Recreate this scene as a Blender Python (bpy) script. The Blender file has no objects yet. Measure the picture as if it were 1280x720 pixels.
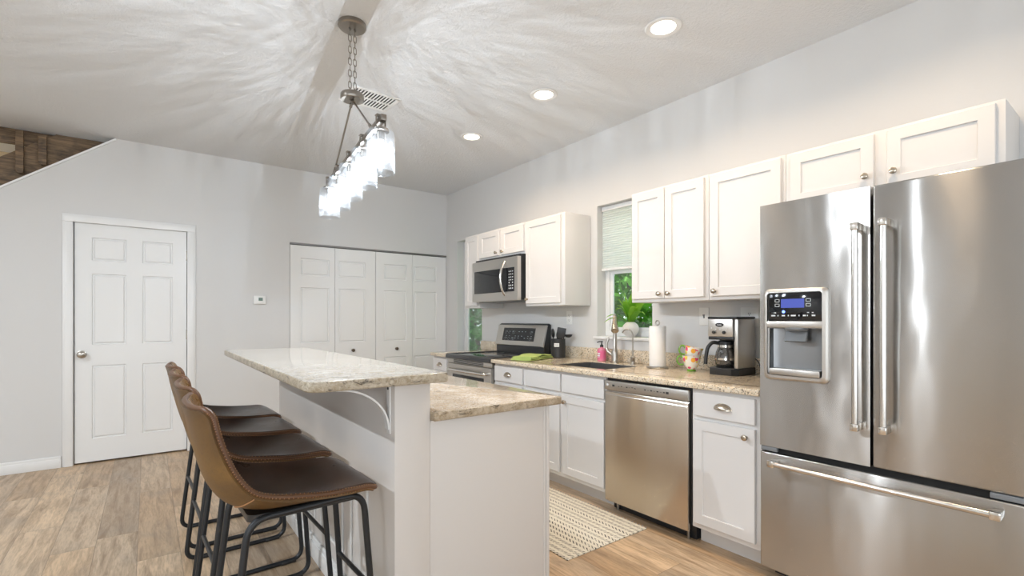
import bpy, bmesh, math, random
from math import sin, cos, pi, radians, sqrt, atan2
from mathutils import Matrix, Vector

random.seed(7)
C = bpy.context.scene.collection
scene = bpy.context.scene

# ------------------------------------------------------------------ camera
F_PX, HORIZON, YAW, EYE = 611.5, 399.2, radians(36.72), 1.22
cam_d = bpy.data.cameras.new('camera')
cam = bpy.data.objects.new('camera', cam_d); C.objects.link(cam)
cam.location = (0, 0, EYE)
cam.rotation_euler = (pi / 2, 0, -YAW)
cam_d.sensor_fit = 'HORIZONTAL'; cam_d.sensor_width = 36.0
cam_d.lens = F_PX / 1280 * 36.0
cam_d.shift_y = (HORIZON - 360) / 1280
cam_d.clip_start = 0.02
scene.camera = cam

# ------------------------------------------------------------------ colour management, world, sun, added window fill
vs = scene.view_settings
vs.view_transform = 'Standard'; vs.look = 'None'; vs.gamma = 1.0; vs.use_curve_mapping = False
vs.exposure = 0.18
SKY_STRENGTH = 1.6
SUN_STRENGTH = 8.0
REAR_FILL_W = 13.0       # fill lamp in each window opening added behind the camera
LEFT_FILL_W = 50.0  # fill lamp in the window opening added on the left
PENDANT_W = 11.0        # each of the five bulbs
CAN_W = 6.5            # each recessed downlight
LOUNGE_W = 80.0

w = bpy.data.worlds.new('sky'); scene.world = w; w.use_nodes = True
wn = w.node_tree.nodes; wl = w.node_tree.links
bg = wn['Background']; bg.inputs['Color'].default_value = (0.86, 0.93, 1.0, 1); bg.inputs['Strength'].default_value = SKY_STRENGTH

def light(name, kind, loc, energy, color=(1, 1, 1), rot=(0, 0, 0), **kw):
    d = bpy.data.lights.new(name, kind); d.energy = energy; d.color = color
    for k, v in kw.items(): setattr(d, k, v)
    o = bpy.data.objects.new(name, d); C.objects.link(o); o.location = loc; o.rotation_euler = rot
    return o
light('sun', 'SUN', (6, 8, 6), SUN_STRENGTH, (1, 0.96, 0.88), (radians(-48), 0, radians(4)), angle=0.01)
REAR_Y = -3.2
for x in (-1.7, 0.0, 1.7):
    light('added_window_fill', 'AREA', (x, REAR_Y + 0.06, 1.25), REAR_FILL_W, (0.88, 0.95, 1.0), (radians(90), 0, 0), shape='RECTANGLE', size=1.1, size_y=2.0)  # unseen area lamps added as daylight fill from behind

LEFT_X = -3.4; LEFT_FILL_OPENINGS = ((-2.95, -1.0),)  # unseen opening added in the left wall for its fill lamp
for y0, y1 in LEFT_FILL_OPENINGS:
    light('added_window_fill', 'AREA', (LEFT_X + 0.05, (y0 + y1) / 2, 1.35), LEFT_FILL_W, (0.82, 0.91, 1.0), (0, radians(-90), 0), shape='RECTANGLE', size=1.7, size_y=1.9)

# ------------------------------------------------------------------ helpers
ROOT = {}
def thing(name, label, cat, loc=(0, 0, 0), rz=0.0, group=None):
    o = bpy.data.objects.new(name, None); C.objects.link(o)
    o.empty_display_size = 0.1
    o.location = loc; o.rotation_euler = (0, 0, rz)
    o['label'] = label; o['category'] = cat
    if group: o['group'] = group
    ROOT[o.name] = (Matrix.Translation(Vector(loc)) @ Matrix.Rotation(rz, 4, 'Z')).inverted()
    return o
def tag(o, label, cat, group=None):
    o['label'] = label; o['category'] = cat
    if group: o['group'] = group
    return o

class MB:
    """collects shapes, links them as ONE mesh object"""
    def __init__(s, M=None):
        s.bm = bmesh.new(); s.M = M; s.free = []
    def box(s, a, b, bev=0.0, seg=2):
        a, b = [min(p, q) for p, q in zip(a, b)], [max(p, q) for p, q in zip(a, b)]
        m = Matrix.Translation([(p + q) / 2 for p, q in zip(a, b)]) @ Matrix.Diagonal([max(q - p, 1e-5) for p, q in zip(a, b)] + [1])
        vs_ = bmesh.ops.create_cube(s.bm, size=1, matrix=m)['verts']
        if bev > 0:
            bev = min(bev, 0.49 * min(q - p for p, q in zip(a, b)))
            es = list({e for v in vs_ for e in v.link_edges})
            bmesh.ops.bevel(s.bm, geom=es, offset=bev, segments=seg, affect='EDGES', profile=0.5)
        return s
    def frame(s, lo, hi, wd, ax='x', bev=0.0, bottom=True):
        """four bars round a rectangle in the plane across axis ax; lo, hi are the outer corners"""
        i, j = {'x': (1, 2), 'y': (0, 2), 'z': (0, 1)}[ax]
        def B(a0, a1, b0, b1):
            p, q = list(lo), list(hi); p[i], q[i], p[j], q[j] = a0, a1, b0, b1; s.box(p, q, bev)
        b0 = lo[j] + wd if bottom else lo[j]
        B(lo[i], lo[i] + wd, b0, hi[j] - wd); B(hi[i] - wd, hi[i], b0, hi[j] - wd)
        B(lo[i], hi[i], hi[j] - wd, hi[j])
        if bottom: B(lo[i], hi[i], lo[j], lo[j] + wd)
        return s
    def tube(s, pts, r, n=10, closed=False, caps=True):
        pts = [Vector(p) for p in pts]; N = len(pts)
        rs = r if isinstance(r, (list, tuple)) else [r] * N
        rings = []; up = None
        for i, p in enumerate(pts):
            if closed: t = (pts[(i + 1) % N] - pts[i - 1])
            else: t = pts[min(i + 1, N - 1)] - pts[max(i - 1, 0)]
            if t.length < 1e-9: t = Vector((0, 0, 1))
            t.normalize()
            if up is None:
                up = Vector((0, 0, 1)) if abs(t.z) < 0.9 else Vector((1, 0, 0))
            up = (up - t * up.dot(t))
            if up.length < 1e-6: up = t.orthogonal()
            up.normalize(); sd = t.cross(up)
            rings.append([s.bm.verts.new(p + (up * cos(2 * pi * k / n) + sd * sin(2 * pi * k / n)) * rs[i]) for k in range(n)])
        m = N if closed else N - 1
        for i in range(m):
            A, B = rings[i], rings[(i + 1) % N]
            for k in range(n):
                s.bm.faces.new((A[k], A[(k + 1) % n], B[(k + 1) % n], B[k]))
        if caps and not closed:
            s.bm.faces.new(rings[0][::-1]); s.bm.faces.new(rings[-1])
        return s
    def cyl(s, p0, p1, r0, r1=None, n=24):
        return s.tube([p0, p1], [r0, r0 if r1 is None else r1], n)
    def lathe(s, prof, c=(0, 0, 0), ax=None, n=32):
        """prof: (r, h) pairs round local z, carried by matrix ax"""
        ax = ax or Matrix(); c = Vector(c); rings = []
        for r, h in prof:
            if r < 1e-6: rings.append([s.bm.verts.new(c + ax @ Vector((0, 0, h)))])
            else: rings.append([s.bm.verts.new(c + ax @ Vector((r * cos(2 * pi * k / n), r * sin(2 * pi * k / n), h))) for k in range(n)])
        for A, B in zip(rings, rings[1:]):
            for k in range(n):
                k2 = (k + 1) % n
                if len(A) == 1 and len(B) == 1: continue
                if len(A) == 1: s.bm.faces.new((A[0], B[k2], B[k]))
                elif len(B) == 1: s.bm.faces.new((A[k], A[k2], B[0]))
                else: s.bm.faces.new((A[k], A[k2], B[k2], B[k]))
        return s
    def ball(s, c, r, u=16, v=10):
        r = (r, r, r) if not isinstance(r, (tuple, list)) else r
        bmesh.ops.create_uvsphere(s.bm, u_segments=u, v_segments=v, radius=1, matrix=Matrix.Translation(c) @ Matrix.Diagonal(list(r) + [1]))
        return s
    def prism(s, poly, h0, h1, fn=None, bev=0.0):
        """poly of 2-D points, extruded h0..h1; fn(x, y, h) gives the 3-D point"""
        fn = fn or (lambda x, y, h: (x, y, h))
        A = [s.bm.verts.new(fn(x, y, h0)) for x, y in poly]; B = [s.bm.verts.new(fn(x, y, h1)) for x, y in poly]
        n = len(poly); fs = [s.bm.faces.new(A[::-1]), s.bm.faces.new(B)]
        for k in range(n): fs.append(s.bm.faces.new((A[k], A[(k + 1) % n], B[(k + 1) % n], B[k])))
        bmesh.ops.recalc_face_normals(s.bm, faces=fs)
        if bev > 0:
            es = list({e for f in fs[:2] for e in f.edges})
            bmesh.ops.bevel(s.bm, geom=es, offset=bev, segments=3, affect='EDGES', profile=0.5)
        return s
    def grid(s, rows, wrap=False):
        vs_ = [[s.bm.verts.new(p) for p in r] for r in rows]
        for A, B in zip(vs_, vs_[1:]):
            for k in range(len(A) - 1): s.bm.faces.new((A[k], A[k + 1], B[k + 1], B[k]))
        return vs_
    def shaker(s, u0, u1, v0, v1, w0, rail=0.052, th=0.019, rec=0.008):
        s.panelled(u0, u1, v0, v1, w0, [(u0 + rail, u1 - rail, v0 + rail, v1 - rail)], th, rec, flat=True)
        return s
    def panelled(s, u0, u1, v0, v1, w0, panels, th=0.035, rec=0.008, flat=False, field=0.014):
        """a leaf with sunk (flat) or raised-and-fielded panels on its w+ face"""
        us = sorted({u0, u1} | {p[0] for p in panels} | {p[1] for p in panels})
        vv = sorted({v0, v1} | {p[2] for p in panels} | {p[3] for p in panels})
        W = w0 + th
        g = [[s.bm.verts.new((u, v, W)) for u in us] for v in vv]
        pf = []
        for j in range(len(vv) - 1):
            for i in range(len(us) - 1):
                f = s.bm.faces.new((g[j][i], g[j][i + 1], g[j + 1][i + 1], g[j + 1][i]))
                cu, cv = (us[i] + us[i + 1]) / 2, (vv[j] + vv[j + 1]) / 2
                if any(p[0] < cu < p[1] and p[2] < cv < p[3] for p in panels): pf.append(f)
        rim = [g[0][i] for i in range(len(us))] + [g[j][-1] for j in range(1, len(vv))] + [g[-1][i] for i in range(len(us) - 2, -1, -1)] + [g[j][0] for j in range(len(vv) - 2, 0, -1)]
        e = 0.0025
        mid = []; bk = []
        for v in rim:
            mid.append(s.bm.verts.new((v.co.x, v.co.y, W - e))); bk.append(s.bm.verts.new((v.co.x, v.co.y, w0)))
        for v in rim:
            if abs(v.co.x - u0) < 1e-7: v.co.x += e
            if abs(v.co.x - u1) < 1e-7: v.co.x -= e
            if abs(v.co.y - v0) < 1e-7: v.co.y += e
            if abs(v.co.y - v1) < 1e-7: v.co.y -= e
        n = len(rim)
        for k in range(n):
            k2 = (k + 1) % n
            s.bm.faces.new((rim[k], mid[k], mid[k2], rim[k2])); s.bm.faces.new((mid[k], bk[k], bk[k2], mid[k2]))
        s.bm.faces.new(bk[::-1])
        if pf:
            s.bm.normal_update()
            if flat:
                bmesh.ops.inset_individual(s.bm, faces=pf, thickness=0.004, depth=-rec)
            else:
                bmesh.ops.inset_individual(s.bm, faces=pf, thickness=0.007, depth=-rec)
                bmesh.ops.inset_individual(s.bm, faces=pf, thickness=0.009, depth=0)
                bmesh.ops.inset_individual(s.bm, faces=pf, thickness=field, depth=rec * 0.8)
        return s
    def build(s, name, mat, parent=None, smooth=35, recalc=True):
        bm = s.bm
        if s.M is not None: bmesh.ops.transform(bm, matrix=s.M, verts=bm.verts)
        if recalc: bmesh.ops.recalc_face_normals(bm, faces=bm.faces)
        if parent is not None: bmesh.ops.transform(bm, matrix=ROOT[parent.name], verts=bm.verts)
        lim = radians(smooth)
        for f in bm.faces: f.smooth = True
        for e in bm.edges:
            if len(e.link_faces) == 2 and e.calc_face_angle(0) > lim: e.smooth = False
        me = bpy.data.meshes.new(name); bm.to_mesh(me); bm.free()
        o = bpy.data.objects.new(name, me); C.objects.link(o)
        for m in (mat if isinstance(mat, (list, tuple)) else [mat]): me.materials.append(m)
        if parent is not None:
            o.parent = parent; ROOT[o.name] = ROOT[parent.name]
        else: ROOT[o.name] = Matrix()
        return o
def struct(name, mb, mat, parent=None, label=None):
    o = mb.build(name, mat, parent)
    if parent is None: o['kind'] = 'structure'
    if label: o['label'] = label
    return o
def kids(o): return [c for c in C.objects if c.parent == o]
def copy_tree(o, parent=None):
    c = o.copy(); C.objects.link(c)
    if parent is not None: c.parent = parent
    for ch in kids(o): copy_tree(ch, c)
    return c
def FR(o, u, v, w_):
    return Matrix(((u[0], v[0], w_[0], o[0]), (u[1], v[1], w_[1], o[1]), (u[2], v[2], w_[2], o[2]), (0, 0, 0, 1)))
def FRIGHT(X, Y=0, Z=0): return FR((X, Y, Z), (0, -1, 0), (0, 0, 1), (-1, 0, 0))   # faces -X; u runs towards the camera
def FBACK(X, Y, Z=0): return FR((X, Y, Z), (1, 0, 0), (0, 0, 1), (0, -1, 0))      # faces -Y
def arc(c, r, a0, a1, n, fn):
    return [fn(c[0] + r * cos(a0 + (a1 - a0) * k / n), c[1] + r * sin(a0 + (a1 - a0) * k / n)) for k in range(n + 1)]
def fillet(pts, r, n=6, closed=True):
    """rounds the corners of a 3-D polyline"""
    pts = [Vector(p) for p in pts]; out = []; N = len(pts)
    for i, p in enumerate(pts):
        if not closed and i in (0, N - 1): out.append(p); continue
        a, b = pts[i - 1], pts[(i + 1) % N]
        d1, d2 = (a - p).normalized(), (b - p).normalized()
        rr = min(r, 0.45 * (a - p).length, 0.45 * (b - p).length)
        s_, e_ = p + d1 * rr, p + d2 * rr
        for k in range(n + 1):
            t = k / n; out.append((1 - t) ** 2 * s_ + 2 * t * (1 - t) * p + t * t * e_)
    return out
def rrect(x0, x1, y0, y1, r, n=5):
    out = []
    for cx, cy, a in ((x1 - r, y1 - r, 0), (x0 + r, y1 - r, pi / 2), (x0 + r, y0 + r, pi), (x1 - r, y0 + r, 1.5 * pi)):
        out += [(cx + r * cos(a + pi / 2 * k / n), cy + r * sin(a + pi / 2 * k / n)) for k in range(n + 1)]
    return out

# ------------------------------------------------------------------ materials
class N:
    def __init__(s, name):
        s.m = bpy.data.materials.new(name); s.m.use_nodes = True
        s.t = s.m.node_tree; s.p = s.t.nodes['Principled BSDF']; s.out = s.t.nodes['Material Output']
    def n(s, kind, props=None, **ins):
        x = s.t.nodes.new(kind)
        for k, v in (props or {}).items(): setattr(x, k, v)
        for k, v in ins.items():
            k = k.replace('_', ' ')
            s.set(x.inputs[k], v)
        return x
    def set(s, sock, v):
        if isinstance(v, bpy.types.NodeSocket): s.t.links.new(v, sock)
        elif isinstance(v, bpy.types.Node): s.t.links.new(v.outputs[0], sock)
        else: sock.default_value = v
    def coord(s, scale=(1, 1, 1), kind='Object', rot=(0, 0, 0)):
        tc = s.n('ShaderNodeTexCoord'); mp = s.n('ShaderNodeMapping')
        s.t.links.new(tc.outputs[kind], mp.inputs['Vector']); mp.inputs['Scale'].default_value = scale; mp.inputs['Rotation'].default_value = rot
        return mp.outputs[0]
    def noise(s, vec, scale, detail=3, rough=0.5, dist=0):
        x = s.n('ShaderNodeTexNoise', None, Vector=vec, Scale=scale, Detail=detail, Roughness=rough, Distortion=dist)
        return x.outputs[0]
    def ramp(s, fac, stops, mode='LINEAR'):
        x = s.n('ShaderNodeValToRGB', None, Fac=fac); cr = x.color_ramp; cr.interpolation = mode
        while len(cr.elements) < len(stops): cr.elements.new(0.5)
        for e, (p, c) in zip(cr.elements, stops):
            e.position = p; e.color = (c, c, c, 1) if isinstance(c, (int, float)) else (c[0], c[1], c[2], 1)
        return x.outputs[0]
    def mix(s, fac, a, b, mode='MIX'):
        x = s.n('ShaderNodeMix', {'data_type': 'RGBA', 'blend_type': mode})
        s.set(x.inputs[0], fac)
        for q, v in ((6, a), (7, b)):
            if isinstance(v, tuple) and len(v) == 3: v = v + (1,)
            s.set(x.inputs[q], v)
        return x.outputs[2]
    def math(s, op, a, b=0.0, c=0.0):
        x = s.n('ShaderNodeMath', {'operation': op})
        s.set(x.inputs[0], a); s.set(x.inputs[1], b); s.set(x.inputs[2], c)
        return x.outputs[0]
    def bump(s, h, strength=0.3, dist=0.01):
        x = s.n('ShaderNodeBump', None, Height=h, Strength=strength, Distance=dist)
        s.t.links.new(x.outputs[0], s.p.inputs['Normal'])
    def base(s, v):
        if isinstance(v, tuple) and len(v) == 3: v = v + (1,)
        s.set(s.p.inputs['Base Color'], v); return s
    def set_p(s, **kw):
        for k, v in kw.items(): s.set(s.p.inputs[k.replace('_', ' ')], v)
        return s

def plain(name, col, rough=0.5, metal=0.0, bump=0.0, bscale=200, var=0.0, **kw):
    m = N(name); m.set_p(Roughness=rough, Metallic=metal, **kw)
    v = m.coord()
    if var > 0:
        nz = m.noise(v, 3.0, 4)
        d = tuple(max(0, c * (1 - var)) for c in col); b = tuple(min(1, c * (1 + var)) for c in col)
        m.base(m.ramp(nz, [(0.3, d), (0.7, b)]))
    else: m.base(col)
    if bump > 0: m.bump(m.noise(v, bscale, 3), bump, 0.002)
    return m.m
M_WALL = plain('wall_paint', (0.66, 0.655, 0.645), 0.6, bump=0.12, bscale=160)
M_WALLB = plain('stairwell_paint', (0.55, 0.45, 0.30), 0.6)
M_TRIM = plain('white_trim_paint', (0.80, 0.80, 0.79), 0.35)
M_CAB = plain('white_cabinet_paint', (0.715, 0.70, 0.685), 0.38, bump=0.04, bscale=60)
M_ISL = plain('island_paint', (0.655, 0.622, 0.59), 0.45, bump=0.12, bscale=220)
M_PLASTIC = plain('white_plastic', (0.80, 0.80, 0.78), 0.35)
M_BLACK = plain('black_plastic', (0.018, 0.019, 0.021), 0.35)
M_BLACKGLOSS = plain('black_glass', (0.010, 0.011, 0.013), 0.06)
M_DARK = plain('dark_void', (0.006, 0.006, 0.006), 0.8)
M_IRON = plain('black_steel_tube', (0.022, 0.024, 0.027), 0.38, 0.3)
M_CHAR = plain('charcoal_enamel', (0.035, 0.037, 0.040), 0.30)
M_WHITEGLYPH = plain('pale_print', (0.75, 0.78, 0.80), 0.5)
M_DARKGLYPH = plain('dark_print', (0.05, 0.05, 0.05), 0.5)
M_GREYPLASTIC = plain('grey_plastic', (0.20, 0.21, 0.22), 0.35)

def ceiling_mat():
    m = N('textured_ceiling_paint'); m.base((0.71, 0.725, 0.74)); m.set_p(Roughness=0.75)
    v = m.coord(); a = m.noise(v, 55, 5, 0.65); b = m.noise(v, 190, 3)
    m.bump(m.math('ADD', m.ramp(a, [(0.42, 0.0), (0.62, 1.0)]), m.math('MULTIPLY', b, 0.5)), 0.38, 0.005)
    return m.m
M_CEIL = ceiling_mat()

def steel(name, col, rough, aniso, wave=0.0, wscale=3.0, rot=0.25, smudge=0.05):
    m = N(name); m.set_p(Metallic=1.0, Anisotropic=aniso, Anisotropic_Rotation=rot)
    tg = m.n('ShaderNodeTangent', {'direction_type': 'RADIAL', 'axis': 'Z'})
    m.t.links.new(tg.outputs[0], m.p.inputs['Tangent'])
    m.base(col)
    m.set_p(Roughness=rough)
    if wave > 0:
        m.bump(m.noise(m.coord((1, 1, 0.45)), wscale, 2, 0.45), wave, 0.05)
    return m.m
M_STEEL = steel('fridge_stainless', (0.48, 0.472, 0.458), 0.25, 0.98, 0.16, 4.0, smudge=0.04)
M_DWSTEEL = steel('dishwasher_stainless', (0.60, 0.53, 0.445), 0.25, 0.98, 0.05, 2.6, smudge=0.07)  # warm tint in the base stands in for reflected floor and island
M_STEELP = steel('plain_stainless', (0.56, 0.54, 0.51), 0.36, 0.3)
M_HANDLE = steel('handle_steel', (0.66, 0.64, 0.61), 0.22, 0.0, smudge=0.02)
M_NICKEL = plain('brushed_nickel', (0.46, 0.43, 0.39), 0.28, 1.0)
M_PENDANT = plain('dark_brushed_nickel', (0.30, 0.275, 0.245), 0.30, 1.0)
M_KNOB = plain('satin_nickel_knob', (0.50, 0.44, 0.36), 0.25, 1.0)
M_CHROME = plain('polished_nickel', (0.70, 0.67, 0.62), 0.14, 1.0)
M_SINK = plain('sink_steel', (0.24, 0.24, 0.245), 0.45, 1.0)

def floor_mat():
    m = N('vinyl_plank_floor')
    tc = m.n('ShaderNodeTexCoord'); sp = m.n('ShaderNodeSeparateXYZ'); m.t.links.new(tc.outputs['Object'], sp.inputs[0])
    PW, PL = 0.1815, 1.22
    xs = m.math('DIVIDE', m.math('ADD', sp.outputs[0], 0.041 + 40 * PW), PW)
    ix = m.math('FLOOR', xs); fx = m.math('FRACT', xs)
    wn1 = m.n('ShaderNodeTexWhiteNoise', {'noise_dimensions': '1D'}); m.set(wn1.inputs['W'], ix)
    ys = m.math('ADD', m.math('DIVIDE', m.math('ADD', sp.outputs[1], 20.0), PL), m.math('MULTIPLY', wn1.outputs[0], 7.3))
    iy = m.math('FLOOR', ys); fy = m.math('FRACT', ys)
    cv = m.n('ShaderNodeCombineXYZ'); m.set(cv.inputs[0], ix); m.set(cv.inputs[1], iy)
    wn2 = m.n('ShaderNodeTexWhiteNoise', {'noise_dimensions': '2D'}); m.set(wn2.inputs['Vector'], cv.outputs[0])
    rnd = wn2.outputs[0]
    # grain coordinates, shifted per plank
    gv = m.n('ShaderNodeCombineXYZ'); m.set(gv.inputs[0], m.math('ADD', m.math('MULTIPLY', sp.outputs[0], 1.0), m.math('MULTIPLY', rnd, 31.0)))
    m.set(gv.inputs[1], m.math('MULTIPLY', sp.outputs[1], 0.11)); m.set(gv.inputs[2], m.math('MULTIPLY', rnd, 9.0))
    g1 = m.noise(gv.outputs[0], 24, 6, 0.62, 0.7)
    g2 = m.noise(gv.outputs[0], 130, 3, 0.6, 0.2)
    bv = m.n('ShaderNodeCombineXYZ'); m.set(bv.inputs[0], m.math('ADD', sp.outputs[0], m.math('MULTIPLY', rnd, 17.0))); m.set(bv.inputs[1], m.math('MULTIPLY', sp.outputs[1], 0.5))
    g3 = m.noise(bv.outputs[0], 4.5, 3, 0.55, 0.6)
    tone = m.ramp(rnd, [(0.0, (0.50, 0.345, 0.205)), (0.25, (0.66, 0.465, 0.285)), (0.55, (0.74, 0.55, 0.36)), (0.8, (0.62, 0.47, 0.32)), (1.0, (0.43, 0.32, 0.215))])
    c = m.mix(m.ramp(g1, [(0.42, 0.0), (0.68, 0.72)]), tone, (0.25, 0.155, 0.085))
    c = m.mix(m.ramp(g3, [(0.48, 0.0), (0.78, 0.55)]), c, (0.27, 0.225, 0.18))
    c = m.mix(m.ramp(g2, [(0.45, 0.0), (0.72, 0.38)]), c, (0.20, 0.135, 0.08))
    ex = m.math('MINIMUM', fx, m.math('SUBTRACT', 1.0, fx)); ey = m.math('MULTIPLY', m.math('MINIMUM', fy, m.math('SUBTRACT', 1.0, fy)), PL / PW)
    ed = m.math('MINIMUM', ex, ey)
    seam = m.ramp(ed, [(0.0, 1.0), (0.012, 0.0)])
    m.base(m.mix(m.math('MULTIPLY', seam, 0.65), c, (0.11, 0.08, 0.055)))
    m.set_p(Roughness=m.ramp(g1, [(0.3, 0.30), (0.7, 0.42)]))
    m.bump(m.math('SUBTRACT', m.math('MULTIPLY', g2, 0.25), seam), 0.25, 0.002)
    return m.m
M_FLOOR = floor_mat()

def granite(name, light_c, mid_c, dark_c, warm_c, veins=0.6, off=0.0, rough=0.12, speck=0.91):
    m = N(name); v = m.coord(); 
    mp = v.node; mp.inputs['Location'].default_value = (off, off * 0.7, off * 0.3)
    big = m.noise(v, 5.5, 5, 0.6, 0.8); med = m.noise(v, 34, 6, 0.65, 0.4); fine = m.noise(v, 120, 4, 0.6)
    vor = m.n('ShaderNodeTexVoronoi', None, Vector=v, Scale=210.0)
    c = m.ramp(big, [(0.30, light_c), (0.52, mid_c), (0.68, light_c), (0.85, warm_c)])
    c = m.mix(m.ramp(med, [(0.48, 0.0), (0.66, 0.75)]), c, warm_c)
    c = m.mix(m.ramp(fine, [(0.56, 0.0), (0.66, 0.65)]), c, mid_c)
    sp = m.n('ShaderNodeSeparateColor'); m.set(sp.inputs[0], vor.outputs['Color'])
    c = m.mix(m.ramp(sp.outputs[0], [(speck, 0.0), (speck + 0.03, 0.7)], 'LINEAR'), c, dark_c)
    c = m.mix(m.ramp(sp.outputs[1], [(0.90, 0.0), (0.93, 0.6)], 'LINEAR'), c, (0.80, 0.78, 0.74))
    vn = m.noise(m.coord((1.0, 2.4, 2.4), rot=(0, 0, 0.5)), 7.5, 8, 0.7, 1.4)
    c = m.mix(m.ramp(vn, [(0.58, 0.0), (0.66, veins)]), c, dark_c)
    m.base(c); m.set_p(Roughness=rough, Coat_Weight=0.25, Coat_Roughness=0.05)
    m.bump(fine, 0.06, 0.002)
    return m.m
M_BARTOP = granite('cream_grey_granite', (0.76, 0.735, 0.69), (0.60, 0.57, 0.52), (0.07, 0.06, 0.048), (0.44, 0.36, 0.24), 0.62, 3.1)
M_ISLTOP = granite('cream_speckled_granite', (0.72, 0.65, 0.56), (0.52, 0.43, 0.33), (0.09, 0.065, 0.045), (0.52, 0.38, 0.23), 0.5, 8.3)
M_COUNTER = granite('golden_beige_granite', (0.80, 0.71, 0.57), (0.68, 0.57, 0.42), (0.08, 0.06, 0.045), (0.70, 0.54, 0.35), 0.6, 5.7, speck=0.83)

def chiselled(name, light_c, mid_c, dark_c, off):
    m = N(name); v = m.coord(); v.node.inputs['Location'].default_value = (off, off, off)
    a = m.noise(v, 9, 6, 0.65, 1.0); b = m.noise(v, 60, 5, 0.65, 0.5); c_ = m.noise(m.coord((1, 1, 2.2)), 16, 6, 0.7, 1.6)
    c = m.mix(m.ramp(b, [(0.42, 0.0), (0.64, 0.9)]), m.ramp(a, [(0.32, mid_c), (0.6, light_c)]), mid_c)
    c = m.mix(m.ramp(c_, [(0.56, 0.0), (0.64, 0.9)]), c, dark_c)
    m.base(c); m.set_p(Roughness=0.3); m.bump(m.math('ADD', b, m.math('MULTIPLY', c_, -0.8)), 0.9, 0.006); return m.m
M_BAREDGE = chiselled('bar_top_chiselled_edge', (0.60, 0.54, 0.44), (0.34, 0.27, 0.175), (0.05, 0.04, 0.032), 1.3)
M_ISLEDGE = chiselled('island_top_chiselled_edge', (0.58, 0.49, 0.37), (0.34, 0.255, 0.155), (0.06, 0.045, 0.032), 4.4)
def leather(name, stops, bump=0.25, rough=(0.30, 0.5)):
    m = N(name); v = m.coord()
    a = m.noise(v, 5.0, 5, 0.6, 0.6); b = m.noise(v, 130, 3); s_ = m.noise(m.coord((1, 1, 1)), 420, 2)
    k = m.ramp(a, stops)
    c = m.mix(m.ramp(b, [(0.5, 0.0), (0.8, 0.3)]), k, tuple(x * 0.55 for x in stops[0][1]))
    m.base(c); m.set_p(Roughness=m.ramp(a, [(0.3, rough[0]), (0.7, rough[1])]), Specular_IOR_Level=0.5)
    m.bump(m.math('ADD', s_, m.math('MULTIPLY', b, 0.6)), bump, 0.0015)
    return m
M_LEATHER_OUT = leather('tan_brown_leather', [(0.28, (0.058, 0.028, 0.008)), (0.5, (0.115, 0.058, 0.015)), (0.75, (0.20, 0.108, 0.028))], 0.25, (0.36, 0.55)).m
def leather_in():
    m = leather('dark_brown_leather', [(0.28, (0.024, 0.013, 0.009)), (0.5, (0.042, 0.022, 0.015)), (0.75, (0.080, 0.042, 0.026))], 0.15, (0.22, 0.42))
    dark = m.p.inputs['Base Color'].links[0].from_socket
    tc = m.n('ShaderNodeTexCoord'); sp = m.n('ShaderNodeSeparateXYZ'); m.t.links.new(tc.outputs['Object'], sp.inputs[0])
    tan_height = m.math('ADD', sp.outputs[2], m.math('MULTIPLY', m.math('SUBTRACT', m.noise(m.coord(), 9.0, 4), 0.5), 0.10))
    m.base(m.mix(m.ramp(tan_height, [(0.79, 0.0), (0.90, 0.9)]), dark, (0.20, 0.105, 0.035)))  # turns tan towards the top of the back
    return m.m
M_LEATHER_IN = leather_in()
M_RIM = plain('brown_edge_leather', (0.105, 0.046, 0.019), 0.42, var=0.3)
M_THREAD = plain('tan_waxed_thread', (0.50, 0.27, 0.13), 0.7)

def wood_dark():
    m = N('dark_stained_wood'); v = m.coord((0.30, 3, 3.2), rot=(0, 0.645, 0))
    a = m.noise(v, 9, 7, 0.65, 1.4); b = m.noise(m.coord((1, 8, 14), rot=(0, 0.645, 0)), 12, 4, 0.6); k = m.noise(m.coord(), 7.0, 3, 0.6, 0.5)
    c = m.ramp(a, [(0.25, (0.045, 0.033, 0.024)), (0.45, (0.15, 0.098, 0.056)), (0.60, (0.27, 0.175, 0.095)), (0.8, (0.12, 0.095, 0.075))])
    c = m.mix(m.ramp(k, [(0.52, 0.0), (0.72, 0.75)]), c, (0.045, 0.038, 0.033))
    m.base(m.mix(m.ramp(b, [(0.5, 0.0), (0.75, 0.55)]), c, (0.025, 0.018, 0.013))); m.set_p(Roughness=0.6)
    m.bump(a, 0.3, 0.004)
    return m.m
M_WOOD = wood_dark()

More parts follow.
